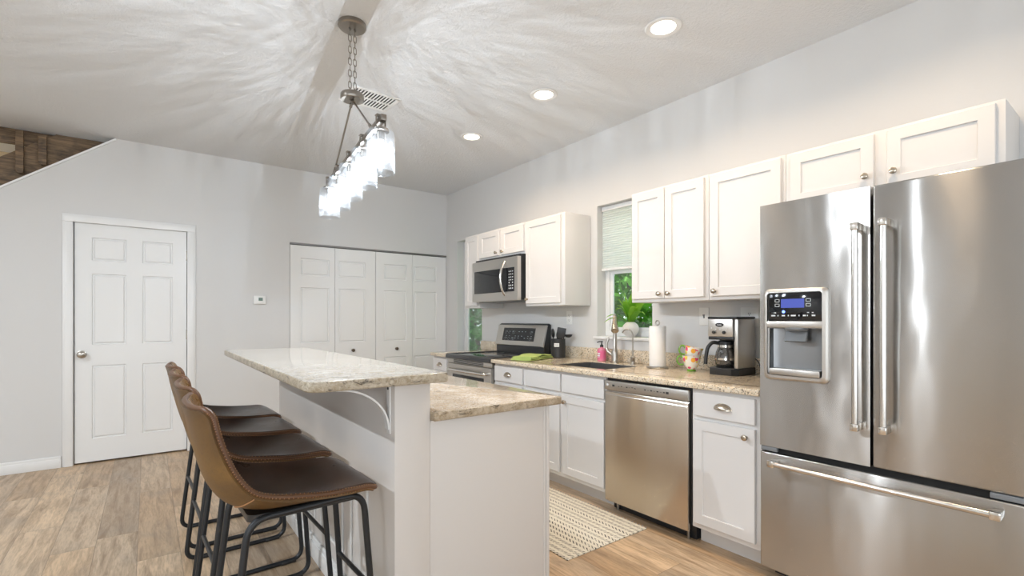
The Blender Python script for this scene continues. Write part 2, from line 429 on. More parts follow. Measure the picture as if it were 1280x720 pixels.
def glass_pane(name, tint, refl=0.06):
    m = N(name); tr = m.n('ShaderNodeBsdfTransparent', None, Color=tint + (1,)); gl = m.n('ShaderNodeBsdfGlossy', None, Roughness=0.02)
    mx = m.n('ShaderNodeMixShader'); lw = m.n('ShaderNodeLayerWeight', None, Blend=0.25)
    m.set(mx.inputs[0], m.math('ADD', m.math('MULTIPLY', lw.outputs[0], 0.5), refl)); m.set(mx.inputs[1], tr); m.set(mx.inputs[2], gl)
    m.t.links.new(mx.outputs[0], m.out.inputs['Surface']); return m.m
M_PANE = glass_pane('window_glass', (0.93, 0.97, 0.95))
M_CARAFE = glass_pane('carafe_glass', (0.80, 0.80, 0.80), 0.10)
def shade_glass():
    m = N('seeded_clear_glass')
    v = m.coord(); nz = m.noise(v, 42, 4, 0.65, 0.8)
    tr = m.n('ShaderNodeBsdfTransparent', None, Color=(0.97, 0.985, 1, 1))
    tl = m.n('ShaderNodeBsdfTranslucent', None, Color=(0.95, 0.97, 1, 1)); gl = m.n('ShaderNodeBsdfGlossy', None, Roughness=0.25, Color=(0.9, 0.93, 0.96, 1))
    m1 = m.n('ShaderNodeMixShader'); m2 = m.n('ShaderNodeMixShader')
    m.set(m1.inputs[0], m.math('ADD', m.math('MULTIPLY', m.ramp(nz, [(0.45, 0.0), (0.62, 1.0)]), 0.012), 0.006)); m.set(m1.inputs[1], tr); m.set(m1.inputs[2], tl)
    lw = m.n('ShaderNodeLayerWeight', None, Blend=0.3)
    m.set(m2.inputs[0], m.math('ADD', m.math('MULTIPLY', m.math('POWER', lw.outputs[1], 5.0), 0.35), 0.002)); m.set(m2.inputs[1], m1.outputs[0]); m.set(m2.inputs[2], gl)
    m.t.links.new(m2.outputs[0], m.out.inputs['Surface']); return m.m
M_SHADE = shade_glass()
def emit(name, col, k):
    m = N(name); e = m.n('ShaderNodeEmission', None, Color=col + (1,), Strength=k)
    m.t.links.new(e.outputs[0], m.out.inputs['Surface']); return m.m
def bulb_mat():
    m = N('lit_clear_bulb'); e = m.n('ShaderNodeEmission', None, Color=(0.95, 0.98, 1.0, 1), Strength=4.0); tr = m.n('ShaderNodeBsdfTransparent'); ad = m.n('ShaderNodeAddShader')
    m.t.links.new(e.outputs[0], ad.inputs[0]); m.t.links.new(tr.outputs[0], ad.inputs[1]); m.t.links.new(ad.outputs[0], m.out.inputs['Surface']); return m.m
M_BULB = bulb_mat()
M_LENS = emit('lit_downlight_lens', (1.0, 0.90, 0.74), 6.0)
M_LCD = emit('blue_display', (0.13, 0.17, 0.62), 0.8)
M_LED = emit('blue_indicator', (0.15, 0.25, 1.0), 4.0)
M_LCDG = plain('grey_green_display', (0.16, 0.24, 0.20), 0.2)

# ------------------------------------------------------------------ the room
XW, YB, ZC, XL = 3.035, 5.45, 2.785, -3.4
struct('floor', MB().box((XL - 0.15, REAR_Y - 0.15, -0.1), (XW + 0.2, 6.7, 0)), M_FLOOR)
struct('ceiling', MB().box((XL - 0.15, REAR_Y - 0.15, ZC), (XW + 0.2, 6.7, ZC + 0.15)), M_CEIL)
wy = lambda x, y, h: (x, h, y)
diag = lambda x: 2.785 + 0.7524 * (x + 0.219)
b = MB()
D0, D1, DT, K0, KT = -0.505, 0.315, 2.052, 1.186, 2.024
b.prism([(XL, 0), (D0, 0), (D0, diag(D0)), (XL, diag(XL))], YB, YB + 0.12, wy)
b.prism([(D0, DT), (D1, DT), (D1, ZC), (-0.219, ZC), (D0, diag(D0))], YB, YB + 0.12, wy)
b.prism([(D1, 0), (K0, 0), (K0, ZC), (D1, ZC)], YB, YB + 0.12, wy)
b.prism([(K0, KT), (XW, KT), (XW, ZC), (K0, ZC)], YB, YB + 0.12, wy)
struct('wall_back', b, M_WALL)
# dark panels added behind the doors to block sky light; wall under the stairs
struct('wall_closet_backing', MB().box((1.0, YB + 0.16, 0), (XW + 0.2, YB + 0.22, ZC)), M_DARK)
struct('wall_passage_backing', MB().box((-0.6, YB + 0.16, 0), (0.4, YB + 0.22, 2.2)), M_DARK)
b = MB(); b.box((XL, 6.5, 0), (-0.1, 6.6, ZC)); struct('wall_stairwell', b, M_WALLB)
b = MB(); ys = [REAR_Y] + [v for q in LEFT_FILL_OPENINGS for v in q] + [6.6]
for i in range(len(ys) - 1):
    if i % 2 == 0: b.box((XL - 0.1, ys[i], 0), (XL, ys[i + 1], ZC))
    else: b.box((XL - 0.1, ys[i], 0), (XL, ys[i + 1], 0.5)); b.box((XL - 0.1, ys[i], 2.2), (XL, ys[i + 1], ZC))
struct('wall_left', b, M_WALL)
# right wall with two window openings
W1 = (2.31, 2.87, 1.068, 2.17); W2 = (4.637, 5.189, 0.45, 2.17)
b = MB(); T = 0.16
for y0, y1, z0, z1 in ((REAR_Y, W1[0], 0, ZC), (W1[0], W1[1], 0, W1[2]), (W1[0], W1[1], W1[3], ZC), (W1[1], W2[0], 0, ZC),
                       (W2[0], W2[1], 0, W2[2]), (W2[0], W2[1], W2[3], ZC), (W2[1], 6.6, 0, ZC)):
    b.box((XW, y0, z0), (XW + T, y1, z1))
struct('wall_right', b, M_WALL)
# wall behind the camera with three window openings added for the fill lamps
b = MB()
edges = [XL, -2.25, -1.15, -0.55, 0.55, 1.15, 2.25, XW + T]
for i in range(7):
    if i % 2 == 0: b.box((edges[i], REAR_Y - 0.12, 0), (edges[i + 1], REAR_Y, ZC))
    else:
        b.box((edges[i], REAR_Y - 0.12, 0), (edges[i + 1], REAR_Y, 0.25)); b.box((edges[i], REAR_Y - 0.12, 2.25), (edges[i + 1], REAR_Y, ZC))
struct('wall_rear', b, M_WALL)
# baseboards
def base_profile(x0, x1, y):
    m = MB(); m.box((x0, y - 0.014, 0), (x1, y, 0.075), 0.003); m.box((x0, y - 0.010, 0.072), (x1, y, 0.096), 0.004); return m
struct('baseboard_back', base_profile(XL, -0.566, YB), M_TRIM)
struct('baseboard_center', base_profile(0.372, 1.18, YB), M_TRIM)
struct('trim_1', MB().prism([(XL, diag(XL) + .002), (-0.215, diag(-0.215) + .002), (-0.215, diag(-0.215) - 0.016), (XL, diag(XL) - 0.016)], YB - 0.012, YB - 0.0005, wy), M_TRIM)

# windows
def window(name, y0, y1, z0, z1, meet):
    X = XW + 0.10
    m = MB(); fw = 0.045
    m.frame((X, y0, z0), (X + 0.05, y1, z1), fw, 'x', 0.003)
    root = struct(name, m, M_TRIM)
    m = MB(); s = 0.03
    for za, zb in ((z0 + fw, meet), (meet - 0.02, z1 - fw)):
        xo = X + (0.012 if za < meet - 0.05 else 0.028)
        m.frame((xo, y0 + fw, za), (xo + 0.018, y1 - fw, zb), s, 'x', 0.002)
    m.build('window_sash', M_TRIM, root)
    m = MB(); m.box((X + 0.020, y0 + fw + 0.01, z0 + fw + 0.01), (X + 0.024, y1 - fw - 0.01, meet - 0.01)); m.box((X + 0.036, y0 + fw + 0.01, meet - 0.01), (X + 0.040, y1 - fw - 0.01, z1 - fw - 0.01))
    m.build('pane', M_PANE, root)
    return root
w1 = window('window_1', W1[0], W1[1], W1[2] + 0.012, W1[3], 1.63)
MB().box((XW - 0.022, W1[0] - 0.03, W1[2] - 0.012), (XW - 0.001, W1[1] + 0.03, W1[2] + 0.011), 0.004).box((XW - 0.002, W1[0] + 0.001, W1[2] + 0.0005), (XW + 0.10, W1[1] - 0.001, W1[2] + 0.011)).build('window_sill', M_TRIM, w1)
window('window_2', *W2, 1.52)

# outdoors
struct('ground', MB().box((XW + 0.25, -2, -0.25), (11, 14, -0.2)), plain('lawn', (0.06, 0.14, 0.03), 0.9, var=0.4))

# doors
def leaf(m, u0, u1, cols, top, H, z0):
    ps = []
    rows = ((0.205, 0.828), (1.004, 1.608), (1.720, 1.916))
    for a, c in cols:
        for p, q in rows: ps.append((a, c, p + top, q + top))
    m.panelled(u0, u1, z0, H, 0, ps, 0.035, 0.012)
b = MB(FBACK(0, YB + 0.045)); leaf(b, -0.487, 0.296, ((-0.376, -0.145), (-0.034, 0.189)), 0.0, 2.034, 0.012)
d1 = struct('door_1', b, M_TRIM)
m = MB()
for w0, dep, ins in ((0.062, 0.012, 0.0), (0.030, 0.018, 0.012)):
    x0, x1, t = -0.560 + ins, 0.364 - ins, 2.098 - ins
    wdt = -0.494 - x0
    m.frame((x0, YB - dep, 0), (x1, YB - 0.0004, t), wdt, 'y', 0.003, bottom=False)
m.frame((-0.5045, YB + 0.0006, 0), (0.3145, YB + 0.11, 2.0515), 0.013, 'y', 0, bottom=False)
m.build('door_casing', M_TRIM, d1)
ax = Matrix.Rotation(pi / 2, 4, 'X')
MB().lathe([(0.032, 0), (0.033, 0.006), (0.012, 0.012), (0.011, 0.03), (0.022, 0.036), (0.029, 0.048), (0.027, 0.060), (0.016, 0.067), (0, 0.069)], (-0.440, YB + 0.0105, 0.925), ax).build('door_handle', M_NICKEL, d1)
for z in (0.25, 1.08, 1.81):
    MB().cyl((0.2995, YB + 0.006, z - 0.045), (0.2995, YB + 0.006, z + 0.045), 0.0065, n=10).box((0.288, YB + 0.0085, z - 0.045), (0.299, YB + 0.012, z + 0.045)).build('hinge', M_NICKEL, d1)
for i, (nm, x0, cols, knob) in enumerate((('door_2', 1.1895, ((0.105, 0.401), (0.497, 0.800)), 0.655), ('door_3', 2.1120, ((0.096, 0.381), (0.480, 0.783)), 0.249))):
    m = MB(FBACK(x0, YB + 0.042))
    for k, (a, c) in enumerate(cols):
        u0 = 0.4605 * k
        ps = [(a, c, p, q) for p, q in ((0.19, 0.782), (0.966, 1.558), (1.684, 1.866))]
        m.panelled(u0 + 0.001, u0 + 0.4585, 0.012, 2.000, 0, ps, 0.035, 0.012)
    d = struct(nm, m, M_TRIM)
    MB().lathe([(0.014, 0), (0.014, 0.004), (0.008, 0.008), (0.009, 0.018), (0.017, 0.024), (0.018, 0.032), (0.010, 0.038), (0, 0.039)], (x0 + knob, YB + 0.0075, 0.875), ax, 20).build('knob', plain('dark_bronze', (0.10, 0.075, 0.055), 0.35, 0.9), d)
struct('trim_2', MB().box((1.188, YB + 0.004, 2.006), (XW - 0.001, YB + 0.045, 2.022)), plain('door_track', (0.25, 0.25, 0.25), 0.4, 0.8))

# ------------------------------------------------------------------ open wooden stair at the upper left
t = thing('wooden_stair', 'dark stained wooden stair stringer rising to the ceiling in the upper left corner', 'stair', (-0.9, YB + 0.14, 1.9))
up = lambda x: 2.55 + 0.758 * (x + 0.924)
m = MB(); m.prism([(XL + .01, diag(XL) - 0.06), (-0.23, diag(-0.23) - 0.06), (-0.232, ZC - 0.002), (-0.615, ZC - 0.002), (XL + .01, up(XL))], YB + 0.167, YB + 0.200, wy); m.build('stringer', M_WOOD, t)
m = MB(); m.box((XL + .01, YB + 0.203, 2.658), (-0.23, YB + 0.235, ZC - 0.003), 0.003); m.build('header_board', M_WOOD, t)
light('stairwell_fill', 'POINT', (-1.9, 6.1, 2.5), 9.0, (1.0, 0.86, 0.66), shadow_soft_size=0.05)  # unseen fill lamp added to brighten the stairwell wall
for x0, x1, z0, z1 in ((-0.856, -0.808, 2.405, 2.758), (-0.722, -0.670, 2.50, 2.744)):
    m = MB(); m.prism([(x0, z0 + 0.022), (x0 + 0.02, z0), (x1, z0 + 0.008), (x1, z1), (x0, z1)], YB + 0.126, YB + 0.166, wy, 0.004); m.build('cleat', M_WOOD, t)

# ------------------------------------------------------------------ cabinets
def knob(parent, X, y, z, axis=Matrix.Rotation(-pi / 2, 4, 'Y')):
    return MB().lathe([(0.0085, 0), (0.0085, 0.003), (0.0055, 0.007), (0.0055, 0.013), (0.0135, 0.017), (0.0155, 0.022), (0.0135, 0.027), (0.006, 0.030), (0, 0.0305)], (X, y, z), axis, 18).build('knob', M_KNOB, parent)
def cup_pull(parent, X, y, z):
    m = MB(FRIGHT(X, y, z)); rows = []
    for j in range(9):
        ph = pi / 2 * j / 8; rows.append([(0.046 * cos(pi * i / 16), -0.014 + 0.030 * sin(pi * i / 16) * cos(ph), 0.002 + 0.024 * sin(pi * i / 16) * sin(ph)) for i in range(17)])
    m.grid(rows)
    m.tube([(0.048 * cos(pi * i / 16), -0.014 + 0.032 * sin(pi * i / 16), 0.0015) for i in range(17)], 0.0022, 6)
    o = m.build('cup_pull', M_KNOB, parent); return o
XF = 2.378     # base cabinet box front; doors stand 19 mm proud
def base_cab(label, y0, y1, drawers, doors, group=None, hollow=False):
    """y0 < y1; drawers (y0,y1,pull) ; doors (y0,y1,knob_y)"""
    t = thing('base_cabinet', label, 'cabinet', (XF, (y0 + y1) / 2, 0), 0, group)
    m = MB()
    if hollow:
        m.box((XF, y0, 0.098), (XF + 0.02, y1, 0.849), 0.002); m.box((XF + 0.02, y0, 0.098), (XW - 0.004, y0 + 0.018, 0.849)); m.box((XF + 0.02, y1 - 0.018, 0.098), (XW - 0.004, y1, 0.849))
        m.box((XF + 0.02, y0 + 0.018, 0.098), (XW - 0.004, y1 - 0.018, 0.116)); m.box((XW - 0.016, y0 + 0.018, 0.116), (XW - 0.004, y1 - 0.018, 0.849))
    else: m.box((XF, y0, 0.098), (XW - 0.004, y1, 0.849), 0.002)
    m.box((XF + 0.08, y0 + 0.0005, 0.0), (XW - 0.02, y1 - 0.0005, 0.10)); m.build('body', M_CAB, t)
    for a, c, pull in drawers:
        m = MB(FRIGHT(XF - 0.0005)); m.panelled(-c, -a, 0.705, 0.830, 0, [], 0.019)
        d = m.build('drawer', M_CAB, t)
        if pull: cup_pull(d, XF - 0.0195, (a + c) / 2, 0.770)
    for a, c, ky in doors:
        m = MB(FRIGHT(XF - 0.0005)); m.shaker(-c, -a, 0.128, 0.683, 0)
        d = m.build('door', M_CAB, t); knob(d, XF - 0.0195, ky, 0.640)
    return t
base_cab('white base cabinet with one drawer and one door between dishwasher and refrigerator', 1.172, 1.545, [(1.197, 1.524, True)], [(1.197, 1.530, 1.238)])
base_cab('white sink base cabinet with two false drawer fronts left of the dishwasher', 2.168, 3.014, [(2.175, 2.575, False), (2.592, 2.992, False)], [(2.175, 2.568, 2.535), (2.602, 2.992, 2.637)], hollow=True)
base_cab('narrow white base cabinet with a cup pulled drawer right of the range', 3.016, 3.432, [(3.032, 3.412, True)], [(3.032, 3.412, 3.075)])
base_cab('small white base cabinet in the far corner left of the range', 4.216, 4.540, [(4.240, 4.520, True)], [(4.240, 4.520, 4.48)])

XU = 2.737     # wall cabinet box front
ZU0, ZU1 = 1.337, 2.100
def wall_cab(label, y0, y1, z0, z1, doors, kz=None):
    t = thing('wall_cabinet', label, 'cabinet', (XU, (y0 + y1) / 2, z0))
    MB().box((XU, y0, z0), (XW - 0.003, y1, z1), 0.002).build('body', M_CAB, t)
    for a, c, ky in doors:
        m = MB(FRIGHT(XU - 0.0005)); m.shaker(-c, -a, z0 + 0.022, z1 - 0.014, 0)
        d = m.build('door', M_CAB, t)
        if ky: knob(d, XU - 0.0195, ky, (kz or z0 + 0.052))
    return t
wall_cab('narrow white wall cabinet at the far left end, beyond the microwave', 4.222, 4.496, ZU0, ZU1, [(4.243, 4.480, None)])
wall_cab('short white double door wall cabinet above the microwave', 3.458, 4.220, 1.815, ZU1, [(3.478, 3.822, 3.790), (3.858, 4.204, 3.892)])
wall_cab('white single door wall cabinet right of the microwave', 2.944, 3.456, ZU0, ZU1, [(2.985, 3.440, 3.412)], 1.40)
wall_cab('white double door wall cabinet right of the kitchen window', 1.668, 2.256, ZU0, ZU1, [(1.692, 1.972, 1.940), (1.977, 2.243, 2.009)])
wall_cab('white single door wall cabinet left of the refrigerator top', 1.222, 1.666, ZU0, ZU1, [(1.240, 1.650, 1.617)])
wall_cab('short white double door wall cabinet above the refrigerator', 0.385, 1.220, 1.80, ZU1, [(0.822, 1.192, 0.852), (0.412, 0.772, 0.742)], 1.892)

# ------------------------------------------------------------------ countertops
ZT, TH = 0.883, 0.032
def ctop(name, label, xa, xb, y0, y1, mat, splash, hole=None):
    t = thing(name, label, 'countertop', ((xa + xb) / 2, (y0 + y1) / 2, ZT - TH))
    m = MB()
    if hole:
        hx0, hx1, hy0, hy1 = hole
        # four strips round the sink opening, front edge rounded
        m.box((xa, y0, ZT - TH), (hx0, y1, ZT), 0.006, 3); m.box((hx1, y0, ZT - TH), (xb, y1, ZT))
        m.box((hx0 - .007, y0, ZT - TH), (hx1 + 0.001, hy0, ZT)); m.box((hx0 - .007, hy1, ZT - TH), (hx1 + 0.001, y1, ZT))
    else: m.box((xa, y0, ZT - TH), (xb, y1, ZT), 0.006, 3)
    m.build('slab', mat, t)
    m = MB()
    for a, c in splash: m.box((XW - 0.023, a, ZT + 0.0005), (XW - 0.003, c, ZT + 0.098), 0.002)
    m.build('backsplash', mat, t)
    return t
SINK = (2.475, 2.845, 2.262, 2.765)
ctop('countertop', 'long golden beige granite countertop with backsplash running from range to refrigerator', 2.335, XW - 0.002, 1.166, 3.434, M_COUNTER, [(1.166, 3.434)], SINK)
ctop('countertop', 'short piece of beige granite countertop left of the range', 2.335, XW - 0.002, 4.214, 4.545, M_COUNTER, [(4.214, 4.632)])
t = thing('kitchen_sink', 'stainless undermount sink set into the beige countertop under the window', 'sink', (2.66, 2.51, 0.70))
m = MB(); x0, x1, y0, y1 = SINK[0] + 0.006, SINK[1] - 0.006, SINK[2] + 0.006, SINK[3] - 0.006; z0, z1 = 0.70, ZT - 0.004; q = 0.004
m.box((x0 - q, y0 - q, z0), (x1 + q, y1 + q, z0 + 0.003)); m.box((x0 - q, y0 - q, z0), (x0, y1 + q, z1)); m.box((x1, y0 - q, z0), (x1 + q, y1 + q, z1)); m.box((x0, y0 - q, z0), (x1, y0, z1)); m.box((x0, y1, z0), (x1, y1 + q, z1))
m.build('basin', M_SINK, t)
MB().lathe([(0.045, 0), (0.045, 0.003), (0.03, 0.002), (0, 0.001)], (2.66, 2.51, 0.7035)).build('drain', M_NICKEL, t)

# ------------------------------------------------------------------ island
IY0, IY1 = 1.612, 3.47
HX0, HX1, IX1 = 0.692, 0.830, 1.405
t = thing('kitchen_island', 'painted island base with raised half wall facing the stools', 'island', ((HX0 + IX1) / 2, 2.5, 0))
MB().box((HX0, IY0, 0), (HX1, IY1, 0.996), 0.003).build('half_wall', M_ISL, t)
MB().box((HX1 + 0.0005, IY0 + 0.003, 0), (IX1 - 0.03, IY1 - 0.002, 0.848), 0.002).build('cabinet_body', M_ISL, t)
m = MB(); m.box((IX1 - 0.03, IY0 + 0.002, 0.0), (IX1 - 0.018, IY0 + 0.03, 0.848), 0.002); m.box((IX1 - 0.017, IY0 - 0.001, 0), (IX1, IY0 + 0.04, 0.848), 0.002); m.build('corner_trim', M_ISL, t)
m = MB(); yy = IY0 + 0.045
while yy < IY1 - 0.1:
    m2 = min(yy + 0.44, IY1 - 0.01)
    m.M = None
    m.box((IX1 - 0.03, yy, 0.11), (IX1 - 0.011, m2 - 0.02, 0.69), 0.003); m.box((IX1 - 0.03, yy, 0.71), (IX1 - 0.011, m2 - 0.02, 0.83), 0.003); yy += 0.455
m.build('cabinet_front', M_CAB, t)
m = MB()
m.box((HX0 - 0.016, IY0 + 0.002, 0), (HX0 - 0.0005, IY1, 0.085), 0.003); m.box((HX0 - 0.011, IY0 + 0.002, 0.08), (HX0 - 0.0005, IY1, 0.11), 0.004)
m.build('baseboard', M_TRIM, t)
m = MB()
for a, c in ((1.86, 2.06), (2.16, 2.50), (2.60, 2.94), (3.04, 3.38)):
    z0, z1, r, d = 0.19, 0.56, 0.014, 0.009
    m.frame((HX0 - d, a, z0), (HX0 - 0.0005, c, z1), r, 'x', 0.003)
m.build('panel_moulding', M_TRIM, t)
# curved metal shelf bracket under the overhang
m = MB(); by = 1.655
m.box((HX0 - 0.006, by - 0.014, 0.815), (HX0 - 0.0006, by + 0.014, 0.994), 0.001)
m.box((0.47, by - 0.014, 0.990), (HX0 - 0.001, by + 0.014, 0.9955), 0.001)
pts = []
for k in range(15):
    a = pi / 2 * k / 14; pts.append((HX0 - 0.006 - 0.185 * (1 - cos(a)) , 0.832 + 0.155 * sin(a)))
rows = []
for k, (xa, za) in enumerate(pts):
    a = pi / 2 * k / 14; nx, nz = -cos(a) * 0.006, -sin(a) * 0.006
    rows.append([(xa, by - 0.016, za), (xa, by + 0.016, za), (xa + nx, by + 0.016, za + nz), (xa + nx, by - 0.016, za + nz), (xa, by - 0.016, za)])
m.grid(rows)
br = m.build('shelf_bracket', M_TRIM, t)
for z in (0.835, 0.975): MB().cyl((HX0 - 0.0085, by, z), (HX0 - 0.0055, by, z), 0.005, n=10).build('screw', M_CHAR, br)

def slab_top(name, label, poly, z1, th, mat, edge):
    t = thing(name, label, 'countertop', (sum(p[0] for p in poly) / len(poly), sum(p[1] for p in poly) / len(poly), z1 - th))
    o = MB().prism(poly, z1 - th, z1, None, 0.007).build('slab', [mat, edge], t, smooth=50)
    for p in o.data.polygons:
        if p.normal.z < 0.75: p.material_index = 1
    return t
bx0, bx1, by0, by1 = 0.382, 0.862, 1.530, 3.50
poly = [(bx0 + 0.055, by0), (bx1 - 0.015, by0)] + [(bx1 - 0.012 + 0.012 * sin(a), by0 + 0.012 - 0.012 * cos(a)) for a in (0.5, 1.0, 1.5)] + [(bx1, by1 - 0.01), (bx1 - 0.01, by1), (bx0 + 0.02, by1)] + [(bx0 + 0.02 - 0.02 * sin(a), by1 - 0.02 + 0.02 * cos(a)) for a in (0.5, 1.0, 1.5)] + [(bx0, by0 + 0.045), (bx0 + 0.012, by0 + 0.016), (bx0 + 0.030, by0 + 0.004)]
slab_top('bar_countertop', 'raised cream and grey granite bar top above the leather stools', poly, 1.031, 0.034, M_BARTOP, M_BAREDGE)
ly0, ly1, lx1 = 1.583, 3.50, 1.458
poly = [(HX1 + 0.001, ly0), (lx1 - 0.012, ly0), (lx1 - 0.004, ly0 + 0.004), (lx1, ly0 + 0.012), (lx1, ly1), (HX1 + 0.001, ly1)]
slab_top('island_countertop', 'lower cream speckled granite island countertop behind the half wall', poly, ZT, 0.034, M_ISLTOP, M_ISLEDGE)

# ------------------------------------------------------------------ refrigerator
FX, FY0, FY1, FZ = 2.330, 0.268, 1.156, 1.756
FC = (FY0 + FY1) / 2
t = thing('refrigerator', 'stainless steel french door refrigerator with ice dispenser and bottom freezer', 'refrigerator', (2.66, FC, 0))
m = MB(); m.box((FX + 0.062, FY0 + 0.012, 0.045), (XW - 0.02, FY1 - 0.012, FZ - 0.02), 0.004)
for y in (FY0 + 0.06, FY1 - 0.06):
    for x in (FX + 0.12, XW - 0.1): m.cyl((x, y, 0.0), (x, y, 0.05), 0.02, n=12)
m.build('body', M_CHAR, t)
MB().box((FX + 0.085, FY0 + 0.03, 0.008), (FX + 0.10, FY1 - 0.03, 0.05)).build('kick_grille', M_BLACK, t)
HOLE = (0.888, 1.112, 0.970, 1.336)     # dispenser opening in the left door
def fridge_door(y0, y1, hole=None):
    m = MB(); z0, z1, x1 = 0.627, FZ, FX + 0.058
    if not hole: m.box((FX, y0, z0), (x1, y1, z1), 0.008, 3)
    else:
        a, c, p, q = hole
        fr = m.bm
        o = rrect(y0, y1, z0, z1, 0.006, 3); e = 0.006
        # door front as a ring round the opening: four overlapping-free strips with a bevelled outer rim
        m.box((FX, y0, z0), (x1, a, z1), 0.0); m.box((FX, c, z0), (x1, y1, z1), 0.0)
        m.box((FX, a, z0), (x1, c, p), 0.0); m.box((FX, a, q), (x1, c, z1), 0.0)
        bmesh.ops.remove_doubles(fr, verts=fr.verts, dist=1e-5)
        m.box((FX + 0.045, a - .01, p - .01), (FX + 0.057, c + .01, q + .01))
    return m
ld = fridge_door(FC + 0.0035, FY1, HOLE).build('door', M_STEEL, t)
rd = fridge_door(FY0, FC - 0.0035).build('door', M_STEEL, t)
dr = MB().box((FX, FY0, 0.055), (FX + 0.058, FY1, 0.600), 0.008, 3).build('freezer_drawer', M_STEEL, t)
MB().box((FX + 0.02, FY0 + 0.01, 0.598), (FX + 0.06, FY1 - 0.01, 0.63)).build('door_gasket', M_DARK, t)
for a, c in ((FY0 + 0.002, FY0 + 0.10), (FY1 - 0.075, FY1 - 0.002)): MB().box((FX + 0.004, a, 0.604), (FX + 0.03, c, 0.624), 0.003).build('hinge_cover', M_GREYPLASTIC, t)
def pro_handle(parent, p0, p1, axis):
    """round bar on two square posts, standing off the door front"""
    m = MB(); off = 0.055; r = 0.0115
    a = Vector((FX - off, p0[0], p0[1])); b_ = Vector((FX - off, p1[0], p1[1]))
    m.cyl(a, b_, r, n=20)
    h = m.build('handle', M_HANDLE, parent)
    s = 0.0145; L = 0.030
    for q, sg in ((a, 1), (b_, -1)):
        m = MB()
        d = (b_ - a).normalized() * sg
        c0 = q; c1 = q + d * L
        lo = [min(c0[i], c1[i]) - (s if abs(d[i]) < .5 else 0) for i in range(3)]; hi = [max(c0[i], c1[i]) + (s if abs(d[i]) < .5 else 0) for i in range(3)]
        m.box(lo, hi, 0.004)
        lo[0] = FX - off; hi[0] = FX + 0.0005
        if axis == 'z': lo[1] += 0.003; hi[1] -= 0.003
        else: lo[2] += 0.003; hi[2] -= 0.003
        m.box(lo, hi, 0.003)
        m.build('handle_post', M_CHROME, h)
pro_handle(ld, (FC + 0.039, 1.608), (FC + 0.039, 0.772), 'z')
pro_handle(rd, (FC - 0.055, 1.612), (FC - 0.055, 0.776), 'z')
pro_handle(dr, (1.092, 0.563), (0.330, 0.563), 'y')
# ice and water dispenser
m = MB(); ring = rrect(0.862, 1.132, 0.944, 1.358, 0.022); inner = rrect(0.884, 1.116, 0.964, 1.342, 0.014)
rows = []
for poly, x in ((ring, FX + 0.0005), (ring, FX - 0.010), (rrect(0.870, 1.124, 0.952, 1.350, 0.02), FX - 0.017), (inner, FX - 0.0175), (inner, FX + 0.004)):
    rows.append([(x, p[0], p[1]) for p in poly] + [(x, poly[0][0], poly[0][1])])
m.grid(rows); m.box((FX - 0.0172, 0.88, 1.182), (FX + 0.004, 1.12, 1.212), 0.003)
bz = m.build('dispenser_bezel', M_STEELP, ld)
m = MB(); m.box((FX - 0.012, 0.888, 1.212), (FX + 0.002, 1.112, 1.340), 0.003); cp = m.build('control_panel', M_BLACKGLOSS, ld)
MB().box((FX - 0.0132, 0.957, 1.272), (FX - 0.0122, 1.055, 1.312)).build('display', M_LCD, ld)
m = MB()
for y in (1.062, 0.930):
    for z in (1.298, 1.277):
        for p, q in (((y, z), (y + 0.02, z + 0.002)), ((y, z + 0.012), (y + 0.02, z + 0.014)), ((y, z), (y + 0.002, z + 0.014)), ((y + 0.018, z), (y + 0.02, z + 0.014))):
            m.box((FX - 0.0130, p[0], p[1]), (FX - 0.0121, q[0], q[1]))
for y, l in ((1.098, .018), (1.070, .004), (1.052, .014), (1.025, .004), (1.012, .020), (0.980, .004), (0.962, .012), (0.945, .003), (0.926, .014)):
    m.box((FX - 0.0130, y - l, 1.234), (FX - 0.0121, y, 1.240)); 
for y, l in ((1.098, .01), (1.085, .008), (0.945, .008), (0.926, .007), (1.098, .012)): m.box((FX - 0.0130, y - l, 1.248), (FX - 0.0121, y, 1.252))
m.build('printed_icons', M_WHITEGLYPH, ld)
MB().cyl((FX - 0.0121, 1.044, 1.2545), (FX - 0.0135, 1.044, 1.2545), 0.0065, n=12).build('indicator_light', M_LED, ld)
m = MB(); rows = []
for k in range(11):                       # concave back of the dispenser
    a = pi * k / 10; rows.append([(FX + 0.004 + 0.038 * sin(a) ** 0.6, 1.0 + 0.110 * cos(a), z) for z in (0.975, 1.02, 1.10, 1.183)])
m.grid(rows); m.box((FX - 0.002, 0.89, 1.178), (FX + 0.044, 1.11, 1.183)); m.build('dispenser_recess', steel('recess_steel', (0.30, 0.31, 0.32), 0.42, 0.0), ld)
m = MB(); m.lathe([(0.0, 1.168), (0.040, 1.168), (0.048, 1.176), (0.048, 1.183), (0, 1.183)], (FX + 0.018, 1.0, 0), n=24)
m.prism([(FX - 0.004, 1.122), (FX + 0.012, 1.118), (FX + 0.026, 1.160), (FX + 0.014, 1.166)], 0.955, 1.048, wy, 0.002); m.build('dispenser_paddle', M_GREYPLASTIC, ld)
m = MB(); m.box((FX - 0.0165, 0.894, 0.966), (FX + 0.04, 1.106, 0.996), 0.004); m.build('drip_tray', M_STEELP, ld)

